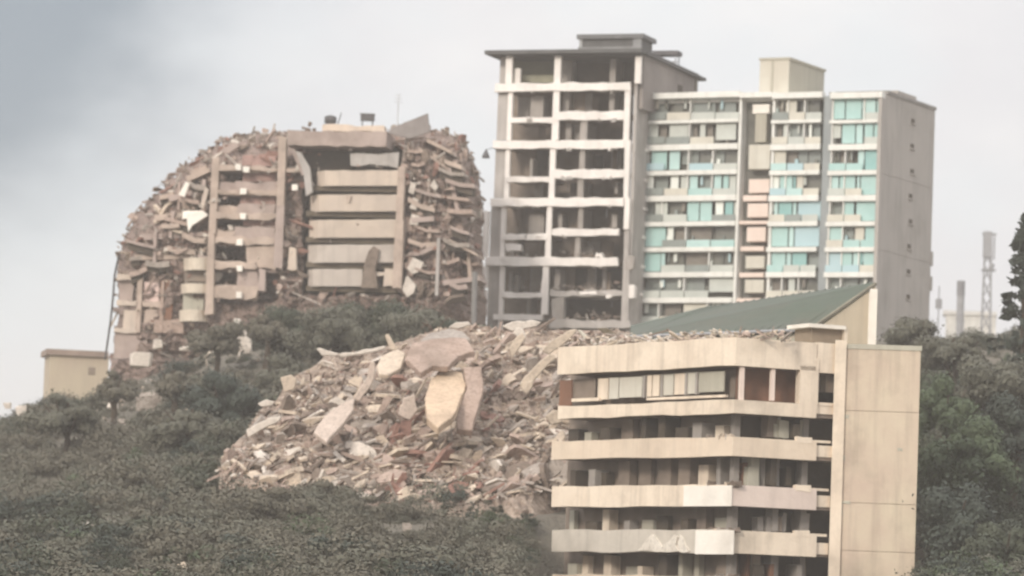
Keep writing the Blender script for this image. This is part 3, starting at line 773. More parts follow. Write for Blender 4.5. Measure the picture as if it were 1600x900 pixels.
# ------------------------------------------------------------------ FOREGROUND CREAM BLOCK
fg = Face(1150, 550, 277, 55, name='cream_apartment_block', zbase=-30.0)
tag(fg.root, 'cream apartment block in front with long wraparound balconies and a blank sand end wall', 'building')
fr = Face(1150, 550, 277, -25, root=fg.root, zbase=-30.0)
# second facade shares the root: convert its local coordinates
def to_root(face, ob):
    M = Matrix.Translation(face.P) @ Matrix.Rotation(-face.A, 4, 'Z')
    Rm = Matrix.Translation(fg.P) @ Matrix.Rotation(-fg.A, 4, 'Z')
    ob.matrix_basis = (Rm.inverted() @ M) @ Matrix.Translation(ob.location)
def FR(*a, **k):
    o = fr.box(*a, **k); to_root(fr, o); return o
def FGL(*a, **k): return fg.box(*a, **k)
# roof/parapet fascia and balcony bands. L = left wing (ys at its two ends), R = right wing
def band(yl0, yl1, yr0, yr1, xl=868, xr=1276, m=CREAM, m2=CREAM, name='balcony_band', d=0., th=.35):
    """left wing band measured at x=1010, right wing band measured at x=1215"""
    zl = fg.uz(1150, yl0)[1]; zl1 = fg.uz(1150, yl1)[1]
    ul = fg.uz(xl, (yl0 + yl1) / 2)[0]
    n = 10; b = MB()
    for i in range(n + 1):
        u = ul + (0 - ul) * i / n; j = random.uniform(-.03, .03) if i < n else 0
        j2 = random.uniform(-.06, .06) if 0 < i < n else 0
        b.v += [(u, d, zl + j * 2), (u, d + th, zl + j * 2), (u, d + th, zl1 + j2), (u, d, zl1 + j2)]
    for i in range(n):
        a = i * 4; b.f += [(a, a + 3, a + 7, a + 4), (a + 1, a + 5, a + 6, a + 2), (a, a + 4, a + 5, a + 1), (a + 3, a + 2, a + 6, a + 7)]
    b.f += [(0, 1, 2, 3), (n * 4 + 3, n * 4 + 2, n * 4 + 1, n * 4)]
    b.build(name, m, fg.root)
    ur = fr.uz(xr, (yr0 + yr1) / 2)[0]
    o = MB().box(.0, ur, d, d + th, zl1, zl).build(name, m2, fg.root); to_root(fr, o)
    # floor slab behind
    z = zl1
    MB().box(ul + .3, -.2, d + th + .01, 7.5, z + .02, z + .3).build('floor_slab', INT_BR, fg.root)
    o = MB().box(.6, ur + 1.6, d + th + .01, 7, z + .05, z + .32).build('floor_slab', INT_BR, fg.root); to_root(fr, o)
CREAM_T = mat('tan_cream_render', (.72, .60, .47), (.66, .54, .42), scale=.4, streak=.3, dirt=.2)
CREAM_P = mat('pink_cream_render', (.70, .585, .515), (.64, .53, .465), scale=.4, streak=.25, dirt=.12)
CREAM_G = mat('grey_cream_render', (.58, .525, .45), (.50, .455, .39), scale=.4, streak=.35, dirt=.25)
LV = [(527, 571), (624, 645), (682, 712), (757, 790), (828, 864), (901, 935), (975, 1010)]
for i, (a, b_) in enumerate(LV):
    band(a, b_, a, b_, xl=(872 if i < 2 else 862), m=[CREAM, CREAM, CREAM_T, CREAM, CREAM_G, CREAM_T, CREAM][i], m2=[CREAM, CREAM, CREAM_T, CREAM_P, CREAM, CREAM_T, CREAM][i], name='roof_fascia' if i == 0 else 'balcony_band')
# back walls
FGL('inner_wall', INT_BR, 884, 560, 1146, 1040, 2.4, 2.7); FR('inner_wall', INT_DK, 1156, 560, 1300, 1040, 2.6, 2.9)
# top storey: left wing openings and light panels (on the plane 0.6 behind the bands)
FGL('window', RED_W, 874, 594, 893, 640, .7, .8); FGL('window', INT_BR, 896, 592, 930, 626, .9, 1.0)
FGL('window_sill', CREAM, 893, 622, 935, 627, .4, .8)
def lyf(x): return (1150 - x) * .066
for x0, x1, m in ((934, 950, CREAM), (952, 966, KHAKI2), (968, 1003, KHAKI2), (1011, 1018, CREAM), (1020, 1030, CREAM), (1037, 1052, KHAKI2), (1054, 1070, CREAM), (1074, 1086, KHAKI2), (1092, 1131, KHAKI)):
    FGL('infill_panel', m, x0, 577 + lyf(x0), x1, 611 + lyf(x1), .6, .7)
FGL('window_sill', CREAM, 1010, 619, 1133, 623, .35, .6)
for x in (1006, 1034, 1072, 1088): FGL('mullion', PARTN, x - 2, 577 + lyf(x), x + 1, 612 + lyf(x), .5, .75)
FGL('corner_void', INT_BR, 1132, 578, 1149, 622, 1.4, 1.5)
for x in (1160, 1208): FR('mullion', PINK, x - 3, 571, x + 3, 626, .15, .4)
FR('opening_back', RED_W, 1152, 571, 1253, 628, 1.6, 1.8)
FR('end_pier', CREAM, 1250, 572, 1278, 632, .0, .6); FR('end_pier', CREAM, 1272, 560, 1279, 646, .05, .5)
FR('corner_void', INT_BR, 1154, 572, 1158, 624, 1.0, 1.1)
# tail strip of facade: small windows by the corner column
for i, (a, b_) in enumerate(LV[:-1]):
    za, zb_ = a, b_
    FR('tail_band', CREAM, 1270 - i * 3, b_ - 22 + 6, 1306 - i * 3, b_ + 2, .25, .6)
    if i: FR('tail_ledge', CREAM, 1272 - i * 3, a + 6, 1304 - i * 3, a + 10, .2, .5)
FR('tail_wall', CREAM, 1276, 536, 1310, 583, .15, .6); FR('tail_window', INT_BR, 1279, 585, 1309, 613, .9, 1.0)
FR('tail_window', INT_DK, 1282, 586, 1290, 612, .8, .9)
for i in range(2, 6):
    FR('band_block', CREAM, 1249 - i * 2, LV[i][0] + 1, 1273 - i * 2, LV[i][0] + 11, -.02, .3, jit=.04)
    for _ in range(5):
        x = random.uniform(1090, 1145); FGL('ledge_debris', random.choice([RUB[0], RUB[2], RUB[5]]), x, LV[i][0] - random.uniform(2, 5), x + random.uniform(3, 9), LV[i][0] + 3, .0, .5, jit=.12)
# things in the balcony bays
for i in range(1, 6):
    y0, y1 = LV[i][1], LV[i + 1][0]
    for x in (1155, 1218, 1262):
        FR('bay_column', PARTN, x - 5 - i * 2, y0, x + 4 - i * 2, y1 + 2, 1.2 + random.random() * .6, 2.3)
    for _ in range(7):
        x = random.uniform(1160, 1255); w_ = random.uniform(6, 18)
        FR('bay_wall', random.choice([RED_W, INT_BR, PARTN, INT_DK, KHAKI]), x, y0 + random.choice([2, 2, 12, 18]), x + w_, y1 + 2, random.uniform(.8, 1.9), 2.5, jit=.05)
    for k in range(9):
        x = 885 + k * 29 + random.uniform(-6, 6); w_ = random.uniform(6, 20); s_ = (1150 - x) * .066 * (1 - (y0 - 550) / 420)
        FGL('bay_wall', random.choice([KHAKI, PARTN, INT_DK, INT_BR, KHAKI, CREAM]), x, y0 + s_ + random.choice([0, 0, 12, 18]), x + w_, y1 + s_ + 2, 1.0 + random.random(), 2.3)
# repaired white stretches of band
FGL('white_patch', CREAM_W, 1086, 828.5, 1146, 866, -.06, 0); FGL('white_patch', CREAM_W, 1068, 759, 1143, 791, -.06, 0)
for pts, d_ in (([(996, 861), (1005, 850), (1011, 841), (1018, 835), (1024, 838), (1030, 847), (1036, 858), (1028, 863), (1012, 860)], -.09), ([(1030, 862), (1036, 851), (1045, 846), (1052, 836), (1058, 839), (1055, 852), (1060, 861), (1046, 863)], -.16), ([(1060, 862), (1059, 848), (1062, 836), (1068, 841), (1071, 852), (1078, 861), (1068, 864)], -.06)):
    fg.poly('torn_render', mat('torn_pale_render', (.76, .70, .61), (.60, .54, .46), scale=1.4, fine=.3, dirt=.2), pts, d_, 0)
# solid core behind and corner column, end wall
re = Face(1311, 640, 0, 4, root=fg.root, zbase=-30.0) if False else None
ue, _ = fr.uz(1306, 640)
Pc = fr.P + fr.u * ue + fr.n * .1
ew = Face(800, 450, 300, 4, root=fg.root, zbase=-30.0); ew.P = Vector((Pc.x, Pc.y, -30.0))
def EW(*a, **k):
    o = ew.box(*a, **k); to_root(ew, o); return o
ztop = ew.uz(1350, 545)[1]; uw = ew.uz(1436, 640)[0]
seg = [545, 643, 787, 862, 1060]
for i in range(4):
    z1 = ew.uz(1376, seg[i])[1]; z0 = ew.uz(1376, seg[i + 1])[1]
    o = MB().box(.45, uw, 0, 9, z0 + .02, z1 - .02).build('end_wall', CREAM_S, fg.root); to_root(ew, o)
    o = MB().box(.5, uw - .06, .06, 8.9, z0 - .021, z0 + .021).build('wall_joint', mat('joint_sand', (.46, .39, .30), (.42, .35, .27)), fg.root); to_root(ew, o)
o = MB().box(-.12, .62, -.25, .6, 0, ztop + .5).build('corner_column', CREAM, fg.root); to_root(ew, o)
o = MB().box(.66, uw + .08, -.05, 9.1, ztop - .02, ztop + .3).build('wall_coping', KHAKI, fg.root); to_root(ew, o)
for x0, y0, x1, y1 in ((1318, 648, 1327, 654), (1315, 655, 1320, 664), (1313, 712, 1320, 719), (1312, 783, 1328, 787), (1310, 787, 1316, 806), (1402, 700, 1410, 704)):
    EW('wall_scar', KHAKI, x0, y0, x1, y1, -.03, .02, jit=.04)
o = MB().box(.5, uw - .3, 1, 8.8, ztop - .5, ztop - .02).build('end_roof', KHAKI, fg.root); to_root(ew, o)
# flat roof between the wings
zr = fg.uz(1150, 540)[1]
rp = []
b = MB()
c0 = Vector((0, 0)); q = [fg.P + fg.n * .4, fg.P + fg.u * fg.uz(872, 570)[0] + fg.n * .4, fg.P + fg.u * fg.uz(872, 570)[0] + fg.n * 12,
     ew.P + ew.u * 2 + ew.n * 10, ew.P + ew.u * .5 + ew.n * .5]
Mi = (Matrix.Translation(fg.P) @ Matrix.Rotation(-fg.A, 4, 'Z')).inverted()
for z in (zr - .3, zr - .02):
    for k in q:
        v = Mi @ Vector((k.x, k.y, fg.P.z)); b.v.append((v.x, v.y, z))
b.f = [(4, 3, 2, 1, 0), (5, 6, 7, 8, 9)] + [(i, (i + 1) % 5, 5 + (i + 1) % 5, 5 + i) for i in range(5)]
b.build('flat_roof', KHAKI, fg.root)
# small ledge hut on the roof near the corner
FR('roof_hut', mat('hut_brown', (.30, .235, .17)), 1268, 513, 1318, 545, 1.2, 3.5); FR('hut_slab', CREAM_W, 1264, 507, 1322, 513, .7, 3.7)
FR('hut_pier', CREAM, 1319, 512, 1324, 540, .9, 1.3)
its = []
for _ in range(300):
    x = random.uniform(885, 1235); y = 531 + abs(random.gauss(0, 1)) - random.random() ** 2 * 16 + max(0, 1100 - x) * .045
    d = random.uniform(1.5, 8)
    r = fg.uz(x, y, d); s = random.uniform(.2, .75)
    its.append(((r[0], d, min(r[1], zr + 2.2)), rot_rand(.7), (s * 1.5, s, s), random.choice(['slab', 'beam', 'chunk', 'sheet']), random.randrange(4), random.choice([2, 2, 3, 0, 5, 1])))
scatter(its, fg.root, 60)

# ------------------------------------------------------------------ GREEN ROOF HALL behind it
gh = empty('green_roofed_hall', at(1265, 560, 300)); gp = gh.location.copy()
gp.z = 8; gh.location = gp
tag(gh, 'hall with a big sloping green sheet roof and cream gable, just below the glass tower', 'building')
def G(px, py, Y): return at(px, py, Y) - gp
Pk = G(1368, 441, 307); Rl = G(1095, 481, 324); Hl = G(985, 509, 320); El = G(985, 524, 309); Er = G(1264, 513, 300)
bk = Vector((.35, 8, 0))
def quad_solid(name, m, pts, th, parent=gh):
    n_ = (pts[1] - pts[0]).cross(pts[2] - pts[0]).normalized()
    if n_.z < 0: n_ = -n_
    b = MB(); k = len(pts)
    b.v = [tuple(p) for p in pts] + [tuple(p - n_ * th) for p in pts]
    b.f = [tuple(range(k)), tuple(range(2 * k - 1, k - 1, -1))] + [(i, (i + 1) % k, k + (i + 1) % k, k + i) for i in range(k)]
    return b.build(name, m, parent)
quad_solid('roof_slope', GREENROOF, [Pk, Rl, El, Er], .25)
quad_solid('roof_slope', GREENROOF, [Rl, Hl, El], .25)
quad_solid('roof_slope', GREENROOF, [Pk + bk * 1.0 - Vector((0, 0, 4)), Rl + bk - Vector((0, 0, 4)), Rl, Pk], .25)
for i in range(1, 22):                                   # standing seams
    t = i / 22; a = Pk.lerp(Rl, t); c = Er.lerp(El, t)
    MB().tube([tuple(a + Vector((0, 0, .03))), tuple(c + Vector((0, 0, .03)))], [.05, .05], 4).build('roof_seam', GREENROOF, gh)
# cream gable wall below the rake
e1 = Er + Vector((.2, .2, -.35)); p1 = Pk + Vector((.05, -.1, -.35)); g0 = G(1368, 600, 307); g1 = G(1264, 600, 300)
dn = (p1 - e1); dn.z = 0; dn.normalize(); nn = Vector((dn.y, -dn.x, 0))
b = MB(); pts = [e1, p1, Vector((p1.x, p1.y, 0)), Vector((e1.x, e1.y, 0))]
pts = [p + nn * -.05 for p in pts]
b.v = [tuple(p) for p in pts] + [tuple(p - nn * .3) for p in pts]
b.f = [(0, 3, 2, 1), (4, 5, 6, 7)] + [(i, (i + 1) % 4, 4 + (i + 1) % 4, 4 + i) for i in range(4)]
b.build('gable_wall', mat('gable_cream', (.78, .65, .47), (.70, .57, .40), scale=.3, streak=.2), gh)
cp = p1 + nn * .12 - dn * .5
MB().box(cp.x - .35, cp.x + .25, cp.y - .2, cp.y + .2, 0, p1.z - .2).build('corner_post', CREAM_W, gh)
MB().tube([tuple(Er + Vector((0, 0, -.12))), tuple(Pk + Vector((0, 0, -.12)))], [.14, .14], 5).build('rake_board', mat('rake_brown', (.22, .2, .15)), gh)
MB().tube([tuple(Er + Vector((0, 0, -.1))), tuple(El + Vector((0, 0, -.1)))], [.12, .12], 5).build('gutter', GREYMET, gh)
fw = [Er + Vector((.1, .6, -.3)), El + Vector((.1, .6, -.3))]
b = MB(); b.v = [tuple(fw[0]), tuple(fw[1]), (fw[1].x, fw[1].y, 0), (fw[0].x, fw[0].y, 0)]
b.v += [(x, y + .3, z) for x, y, z in b.v]; b.f = [(0, 1, 2, 3), (7, 6, 5, 4), (0, 4, 5, 1), (0, 3, 7, 4), (1, 5, 6, 2)]
b.build('front_wall', KHAKI, gh)

# ------------------------------------------------------------------ RUBBLE HEAP in front
HP = [(340, 728), (360, 700), (385, 672), (405, 640), (440, 618), (446, 592), (500, 566), (505, 550), (560, 552), (620, 534), (680, 514), (735, 506), (790, 514), (830, 512), (900, 516), (960, 514), (1010, 524), (1030, 600), (1000, 740), (870, 768), (760, 782), (600, 786), (430, 770), (350, 745)]
rh = empty('rubble_heap', at(650, 800, 312))
tag(rh, 'wide pale heap of smashed concrete slabs and beams spilling down the slope', 'rubble heap')
rp_ = rh.location.copy()
def heapY(x, y): return 340 - (y - 505) * .13 + 1.5 * noise.noise(Vector((x / 40, y / 40, 1)))
def top_y(x):
    for y in range(495, 800, 3):
        if inside(HP, x, y): return y
    return 800
V = []; Fc = []; cols = list(range(304, 1010, 6)); rows = 44; 
for i, x in enumerate(cols):
    ty = top_y(x)
    p = at(x, ty, heapY(x, ty))
    for k in (3, 2, 1):                                 # rear slope
        V.append(tuple(p + Vector((0, k * 5, -k * 3.2)) - rp_))
    for j in range(rows - 3):
        y = ty + (820 - ty) * (j / (rows - 4)) + (random.uniform(-2, 2) if j else 0)
        q_ = at(x + random.uniform(-2, 2), y, heapY(x, y) + max(0, x - 830) * max(0, y - 690) * .0016 + 1.2 * noise.noise(Vector((x / 10, y / 10, 7))))
        V.append(tuple(q_ - rp_))
for i in range(len(cols) - 1):
    for j in range(rows - 1):
        a = i * rows + j; Fc.append((a, a + 1, a + rows + 1, a + rows))
me = bpy.data.meshes.new('heap_core'); me.from_pydata(V, [], Fc); link('heap_core', me, HEAPM, rh)
its = []
DIAG = math.atan2(1, 1.7)
for _ in range(5600):
    x = random.uniform(310, 1010); y = random.uniform(505, 790)
    if not inside(HP, x, y): continue
    nf_ = noise.noise(Vector((x / 38, y / 26, 6)))
    if nf_ < -.1 and random.random() < .72: continue
    if 676 < x < 722 and 588 < y < 645 and random.random() < .95: continue
    Y = heapY(x, y) - random.uniform(0, .8); p = at(x, y, Y) - rp_
    big = random.random() ** 3; s = (.24 + 1.9 * big) * (1 + .7 * nf_)
    if y < top_y(x) + 16: s *= .5
    kd = random.choices(['slab', 'beam', 'chunk', 'sheet', 'rod'], [4.5, 2.2, 2.2, 2.2, .4])[0]
    if 600 < x < 770: pal = [1, 2, 4, 2, 1, 5, 0]
    else: pal = [2, 2, 3, 0, 0, 5, 1, 1, 5]
    if kd in ('beam', 'rod'): s = min(s, 1.05)
    if random.random() < .55:
        rm = Matrix.Rotation(-DIAG + random.gauss(0, .35), 3, 'Y') @ Matrix.Rotation(random.gauss(0, .8), 3, 'X') @ Matrix.Rotation(random.gauss(0, .3), 3, 'Z')
    else: rm = rot_rand(1)
    its.append((tuple(p), rm, (s * random.uniform(.9, 1.8), s, s), kd, random.randrange(4), random.choice(pal)))
for _ in range(5200):                                  # fines
    x = random.uniform(330, 1000); y = random.uniform(508, 785)
    if not inside(HP, x, y): continue
    p = at(x, y, heapY(x, y) - random.uniform(0, .5)) - rp_; s = random.uniform(.12, .34)
    its.append((tuple(p), rot_rand(1), (s * 1.4, s, s), random.choice(['slab', 'chunk', 'beam']), random.randrange(4), random.choice([0, 1, 1, 2, 5, 5, 4, 3])))
scatter(its, rh, 230)
RUST = mat('rusty_rebar', (.12, .07, .05), (.08, .05, .04), scale=2)
for k in range(26):                                    # sprays of bent reinforcing bar
    x = random.uniform(430, 990); y = top_y(x) + random.uniform(4, 130); p = at(x, y, heapY(x, y) - .5) - rp_; b = MB()
    for _ in range(random.randint(2, 5)):
        a = random.uniform(0, 6.28); l_ = random.uniform(.7, 2.0); q = p + Vector((random.gauss(0, .3), 0, random.gauss(0, .2)))
        b.tube([tuple(q), tuple(q + Vector((math.cos(a) * l_ * .4, -.3, l_ * .5))), tuple(q + Vector((math.cos(a) * l_, -.6, l_ * random.uniform(.1, .9))))], [.035] * 3, 4)
    b.build('rebar', RUST, rh)
# the large pieces, each its own thing
def big(name, label, cat, m, pts, Y, th, jitter=.0, lean=0):
    c = sum((at(x, y, Y) for x, y in pts), Vector()) / len(pts)
    e = empty(name, c) if False else None
    P3 = []; q2 = []
    random.seed(int(pts[0][0] * 7 + pts[0][1]))
    for i in range(len(pts)):                           # ragged broken outline
        (xa, ya), (xb, yb) = pts[i], pts[(i + 1) % len(pts)]; L_ = math.hypot(xb - xa, yb - ya); k_ = max(1, int(L_ / 9))
        for j in range(k_):
            t_ = j / k_; o_ = random.uniform(-1.3, 1.3) if j else random.uniform(-.5, .5)
            q2.append((xa + (xb - xa) * t_ + (ya - yb) / L_ * o_, ya + (yb - ya) * t_ + (xb - xa) / L_ * o_))
    pts = q2
    cy = sum(y for _, y in pts) / len(pts)
    for x, y in pts:
        P3.append(at(x, y, Y + (cy - y) * lean))
    c = sum(P3, Vector()) / len(P3)
    n_ = Vector((0, 0, 0))
    for i in range(len(P3)):
        n_ += (P3[i] - c).cross(P3[(i + 1) % len(P3)] - c)
    n_.normalize()
    if n_.y > 0: n_ = -n_
    b = MB(); k = len(P3)
    b.v = [tuple(p - c) for p in P3] + [tuple(p - c - n_ * th) for p in P3]
    b.f = [tuple(range(k)), tuple(range(2 * k - 1, k - 1, -1))] + [(i, (i + 1) % k, k + (i + 1) % k, k + i) for i in range(k)]
    me = b.mesh(name); bm = bmesh.new(); bm.from_mesh(me)
    bmesh.ops.recalc_face_normals(bm, faces=bm.faces)
    bmesh.ops.bevel(bm, geom=bm.edges[:], offset=min(.06, th * .2), segments=1, affect='EDGES')
    bm.to_mesh(me); bm.free()
    o = link(name, me, m, None, c); tag(o, label, cat); return o
PALE = RUB[3]; CRM = RUB[2]
big('fallen_slab', 'largest tan plaster slab standing upright in the middle of the rubble heap', 'slab', TAN, [(666, 652), (664, 622), (672, 594), (686, 578), (722, 582), (729, 600), (718, 628), (706, 652), (684, 668)], 313, .6, lean=.12)
big('fallen_slab', 'brownish side slab leaning against the right of the largest tan slab', 'slab', ROSE, [(724, 574), (752, 572), (756, 606), (746, 640), (738, 672), (714, 670), (712, 646), (730, 606)], 313.5, .6, lean=.05)
big('fallen_slab', 'rose coloured broken wall at the top of the heap below its crest', 'slab', ROSE, [(634, 560), (644, 536), (684, 528), (728, 528), (742, 548), (716, 556), (700, 572), (676, 570), (658, 582)], 318, .5, lean=.1)
big('roof_slab_piece', 'grey arched slab lying on the crest of the heap above the rose wall', 'slab', RUB[0], [(652, 536), (672, 520), (700, 513), (724, 518), (736, 530), (700, 532)], 322, .4, lean=.3)
big('fallen_slab', 'rounded cream slab left of the rose wall on the heap', 'slab', CRM, [(588, 572), (596, 556), (622, 545), (634, 552), (626, 574), (606, 586), (592, 584)], 318, .35, lean=.1)
big('broken_post', 'short cream post sticking up from the heap crest left of the grey arched slab', 'post', CRM, [(601, 524), (607, 521), (618, 540), (622, 546), (610, 548)], 325, .3)
big('broken_beam', 'white pointed beam at the far upper left tip of the heap', 'beam', PALE, [(494, 544), (500, 543), (530, 552), (524, 557), (504, 556)], 326, .35)
big('broken_beam', 'long thin pale beam along the skyline of the heap right of the pointed beam', 'beam', PALE, [(530, 553), (580, 545), (602, 540), (602, 545), (576, 551), (532, 558)], 325, .3)
big('concrete_block', 'squarish cream block at the left shoulder of the heap', 'block', CRM, [(438, 590), (455, 585), (464, 592), (460, 608), (444, 613)], 317, .6)
big('broken_beam', 'pale grey beam sloping at the lower left foot of the heap', 'beam', PALE, [(384, 672), (420, 652), (440, 650), (436, 658), (402, 676), (388, 684)], 315, .4)
big('broken_beam', 'small pale slab end poking out above the left foot of the heap', 'beam', PALE, [(402, 630), (416, 624), (430, 628), (424, 634), (408, 636)], 317, .3)
big('fallen_slab', 'pale pink slab lying diagonal at the lower middle left of the heap', 'slab', mat('rubble_blush', (.55, .45, .38), (.44, .355, .295), scale=.8, fine=.4, dirt=.3), [(490, 675), (508, 648), (540, 626), (554, 622), (552, 640), (530, 668), (510, 690)], 312, .4, lean=.1)
big('broken_beam', 'pinkish bar running from mid heap up toward the cream slab', 'beam', mat('rubble_blush', (.64, .51, .44)), [(552, 622), (574, 590), (578, 562), (586, 566), (584, 594), (562, 628)], 313, .35)
big('fallen_slab', 'small pink cream block left of the largest tan slab', 'block', mat('rubble_blush', (.64, .51, .44)), [(622, 648), (630, 622), (648, 616), (652, 640), (640, 656)], 311, .4)
big('broken_beam', 'cream beam leaning up right from the heap toward the roof corner of the cream block', 'beam', CRM, [(812, 602), (818, 590), (856, 554), (866, 552), (868, 560), (832, 598), (818, 612)], 311, .4)
big('broken_beam', 'pale branching beam at the top of the heap under the white frame block', 'beam', CRM, [(796, 545), (806, 528), (816, 520), (822, 528), (808, 548), (800, 560)], 321, .35)
big('fallen_slab', 'rounded pale chunk just above the branching beam at the heap top', 'chunk', PALE, [(802, 520), (808, 511), (818, 514), (822, 526), (812, 532)], 322, .4)
big('broken_beam', 'white slab end on the crest right below the foot of the white frame block', 'slab', PALE, [(784, 510), (800, 503), (830, 500), (846, 503), (838, 510), (800, 518)], 326, .4)
big('fallen_slab', 'long cream slab leaning left on the roof corner of the cream block', 'slab', CRM, [(846, 548), (862, 532), (888, 516), (902, 514), (896, 524), (876, 542), (858, 554)], 305, .3)
big('fallen_beam', 'cream strut leaning right and meeting the long cream slab in a peak', 'beam', KHAKI2, [(902, 515), (908, 515), (926, 534), (932, 544), (922, 545), (912, 530)], 304.5, .3)
big('bent_panel', 'dark curved panel bending down beside the peaked struts', 'panel', mat('dark_panel', (.17, .14, .095)), [(932, 512), (948, 512), (964, 522), (972, 536), (970, 552), (962, 548), (956, 532), (946, 522)], 304, .25)
big('fallen_slab', 'flat pale slab on the heap at the foot of the grey standing pipe', 'slab', PALE, [(700, 512), (712, 504), (732, 502), (736, 508), (716, 514)], 327, .4)
big('broken_beam', 'thin cream beam end below the leaning beam by the cream block', 'beam', CRM, [(818, 612), (824, 596), (834, 594), (832, 604), (824, 616)], 308, .3)
big('fallen_slab', 'cream slab end jutting left from the first floor of the cream block', 'slab', CRM, [(852, 650), (866, 640), (880, 644), (878, 660), (862, 664)], 300, .4)

# ------------------------------------------------------------------ pale boulders on the slope
CHP = []
def boulder(px, py, r, m, label, Y, k):
    bm = bmesh.new(); random.seed(100 + k)
    for c8 in range(8):
        v = Vector(((c8 & 1) * 2 - 1, (c8 >> 1 & 1) * 2 - 1, (c8 >> 2) * 2 - 1))
        for _ in range(2):
            bm.verts.new((v.x * r[0] * random.uniform(.35, .95), v.y * r[0] * random.uniform(.3, .7), v.z * r[1] * random.uniform(.4, .95)))
    q = bmesh.ops.convex_hull(bm, input=bm.verts)
    bmesh.ops.delete(bm, geom=[e for e in set(q['geom_interior'] + q['geom_unused']) if isinstance(e, bmesh.types.BMVert)], context='VERTS')
    me = bpy.data.meshes.new('concrete_chunk'); bm.to_mesh(me); bm.free()
    best = None
    for Yt in np.arange(226, 432, .5):
        p = at(px, py, Yt)
        if p.z <= ground(p.x, p.y) + r[1] * .7: best = p; break
    p = best or at(px, py, 430)
    CHP.append((p.x, p.y, r[0]))
    tag(link('concrete_chunk', me, m, None, Vector((p.x, p.y, ground(p.x, p.y) + r[1] * .75 if best else p.z))), label, 'chunk', 'pale chunks strewn over the slope')
BO = [(381, 535, (.9, 1.35), PALE, 'tall white chunk on the dark slope below the collapsed block', 392),
      (447, 541, (.95, 1.1), PALE, 'pale grey lump on the slope left of the pointed beam of the heap', 370),
      (220, 562, (1.3, 1.0), PALE, 'white angular chunk on the slope below the left end of the collapsed block', 395),
      (247, 538, (.55, .6), PALE, 'small white chunk above the angular one at the foot of the collapsed block', 402),
      (290, 545, (.7, .25), PALE, 'thin flat white fragment on the brown bank under the rounded balconies', 400),
      (234, 630, (1.3, 1.0), RUB[0], 'grey beige block half hidden in the scrub on the left slope', 360),
      (176, 635, (.6, .4), PALE, 'small pale rock in the scrub left of the grey beige block', 365),
      (191, 661, (.5, .35), RUB[0], 'small grey rock low on the left slope under the grey beige block', 352),
      (33, 642, (.6, .6), PALE, 'pale round rock on the slope at the far left edge', 380),
      (12, 634, (.5, .35), PALE, 'small pale rock on the far left skyline', 384),
      (252, 612, (.35, .25), PALE, 'tiny pale rock above the grey beige block', 368),
      (142, 823, (.45, .3), PALE, 'small white rock alone on the lower left slope', 290),
      (219, 829, (.35, .25), RUB[0], 'faint grey rock right of the lone white rock on the lower slope', 289),
      (283, 888, (.4, .4), CRM, 'small buff rock near the bottom edge on the lower left slope', 280),
      (636, 826, (.35, .35), RUB[0], 'small grey rock on the lower slope under the middle of the heap', 285)]
for k, (x, y, r, m, lb, Y) in enumerate(BO): boulder(x, y, r, m, lb, Y, k)
random.seed(21)

# ------------------------------------------------------------------ small yellow house on the left skyline
yh = Face(72, 580, 500, -12, name='yellow_house', zbase=10)
tag(yh.root, 'small hazy yellow house with a brown flat roof on the left skyline', 'house')
YW = mat('yellow_render', (.50, .43, .32), (.44, .36, .28), scale=.2, streak=.2)
yh.box('wall', YW, 76, 556, 168, 660, 0, 6); yh.box('roof', mat('brown_roof_edge', (.34, .26, .215)), 73, 547, 170, 556, -.4, 6.4)
yh.box('window', INT_BR, 138, 574, 149, 586, -.04, .1); yh.box('roof_parapet', mat('brown_roof_edge', (.34, .26, .215)), 73, 545, 80, 547, -.3, 6)

# ------------------------------------------------------------------ far things on the right
def lattice(px, y_top, y_bot, Y, w0, w1, label, dish=True, name='lattice_tower'):
    bpt = at(px, y_bot, Y); tpt = at(px, y_top, Y); H_ = tpt.z - bpt.z + 30
    e = empty(name, bpt - Vector((0, 0, 30))); mt = mat('hazed_steel', (.28, .28, .29), (.24, .24, .25))  # steel grey lightened, distance haze put into the colour
    for sx in (-1, 1):
        for sy in (-1, 1):
            MB().tube([(sx * w0, sy * w0, 0), (sx * w1, sy * w1, H_)], [.16, .1], 5).build('leg', mt, e)
    n_ = 14
    for side in range(4):
        b = MB()
        for i in range(n_):
            z0, z1 = H_ * i / n_, H_ * (i + 1) / n_; a0 = w0 + (w1 - w0) * i / n_; a1 = w0 + (w1 - w0) * (i + 1) / n_
            c0, c1 = ((-a0, -a0), (a0, -a0)), ((-a1, -a1), (a1, -a1))
            def rot(p, k=side):
                x, y = p
                for _ in range(k): x, y = -y, x
                return x, y
            b.tube([(*rot(c0[0]), z0), (*rot(c1[1]), z1)], [.09, .09], 4); b.tube([(*rot(c0[1]), z0), (*rot(c1[0]), z1)], [.09, .09], 4)
        b.build('bracing', mt, e)
    if dish:
        MB().box(-w1 - .35, w1, -w1 - .3, w1 + .3, H_ - 5.2, H_).build('antenna_panel', mt, e)
        MB().box(w1 + .5, w1 + .75, -.4, .4, H_ - 5.6, H_ - .9).build('antenna_panel', mt, e)
        MB().box(-w1 - .6, w1 + 1.0, -.6, .6, H_ - .7, H_ - .3).build('platform', mt, e)
        MB().box(-w1 - .6, w1 + 1.0, -.6, .6, H_ - 8.0, H_ - 7.6).build('platform', mt, e)
        MB().tube([(w1, -.5, H_ - 7.4), (w1 + .3, -.6, H_ - 6.4)], [.6, .5], 8).build('dish', mt, e)
    tag(e, label, 'tower'); return e
lattice(1541, 362, 490, 860, 1.3, .6, 'tall hazy lattice mast with antenna panels, right of the glass tower')
ch = empty('chimney_post', at(1500, 500, 860) - Vector((0, 0, 30)))
hh = at(1501, 439, 860).z - ch.location.z
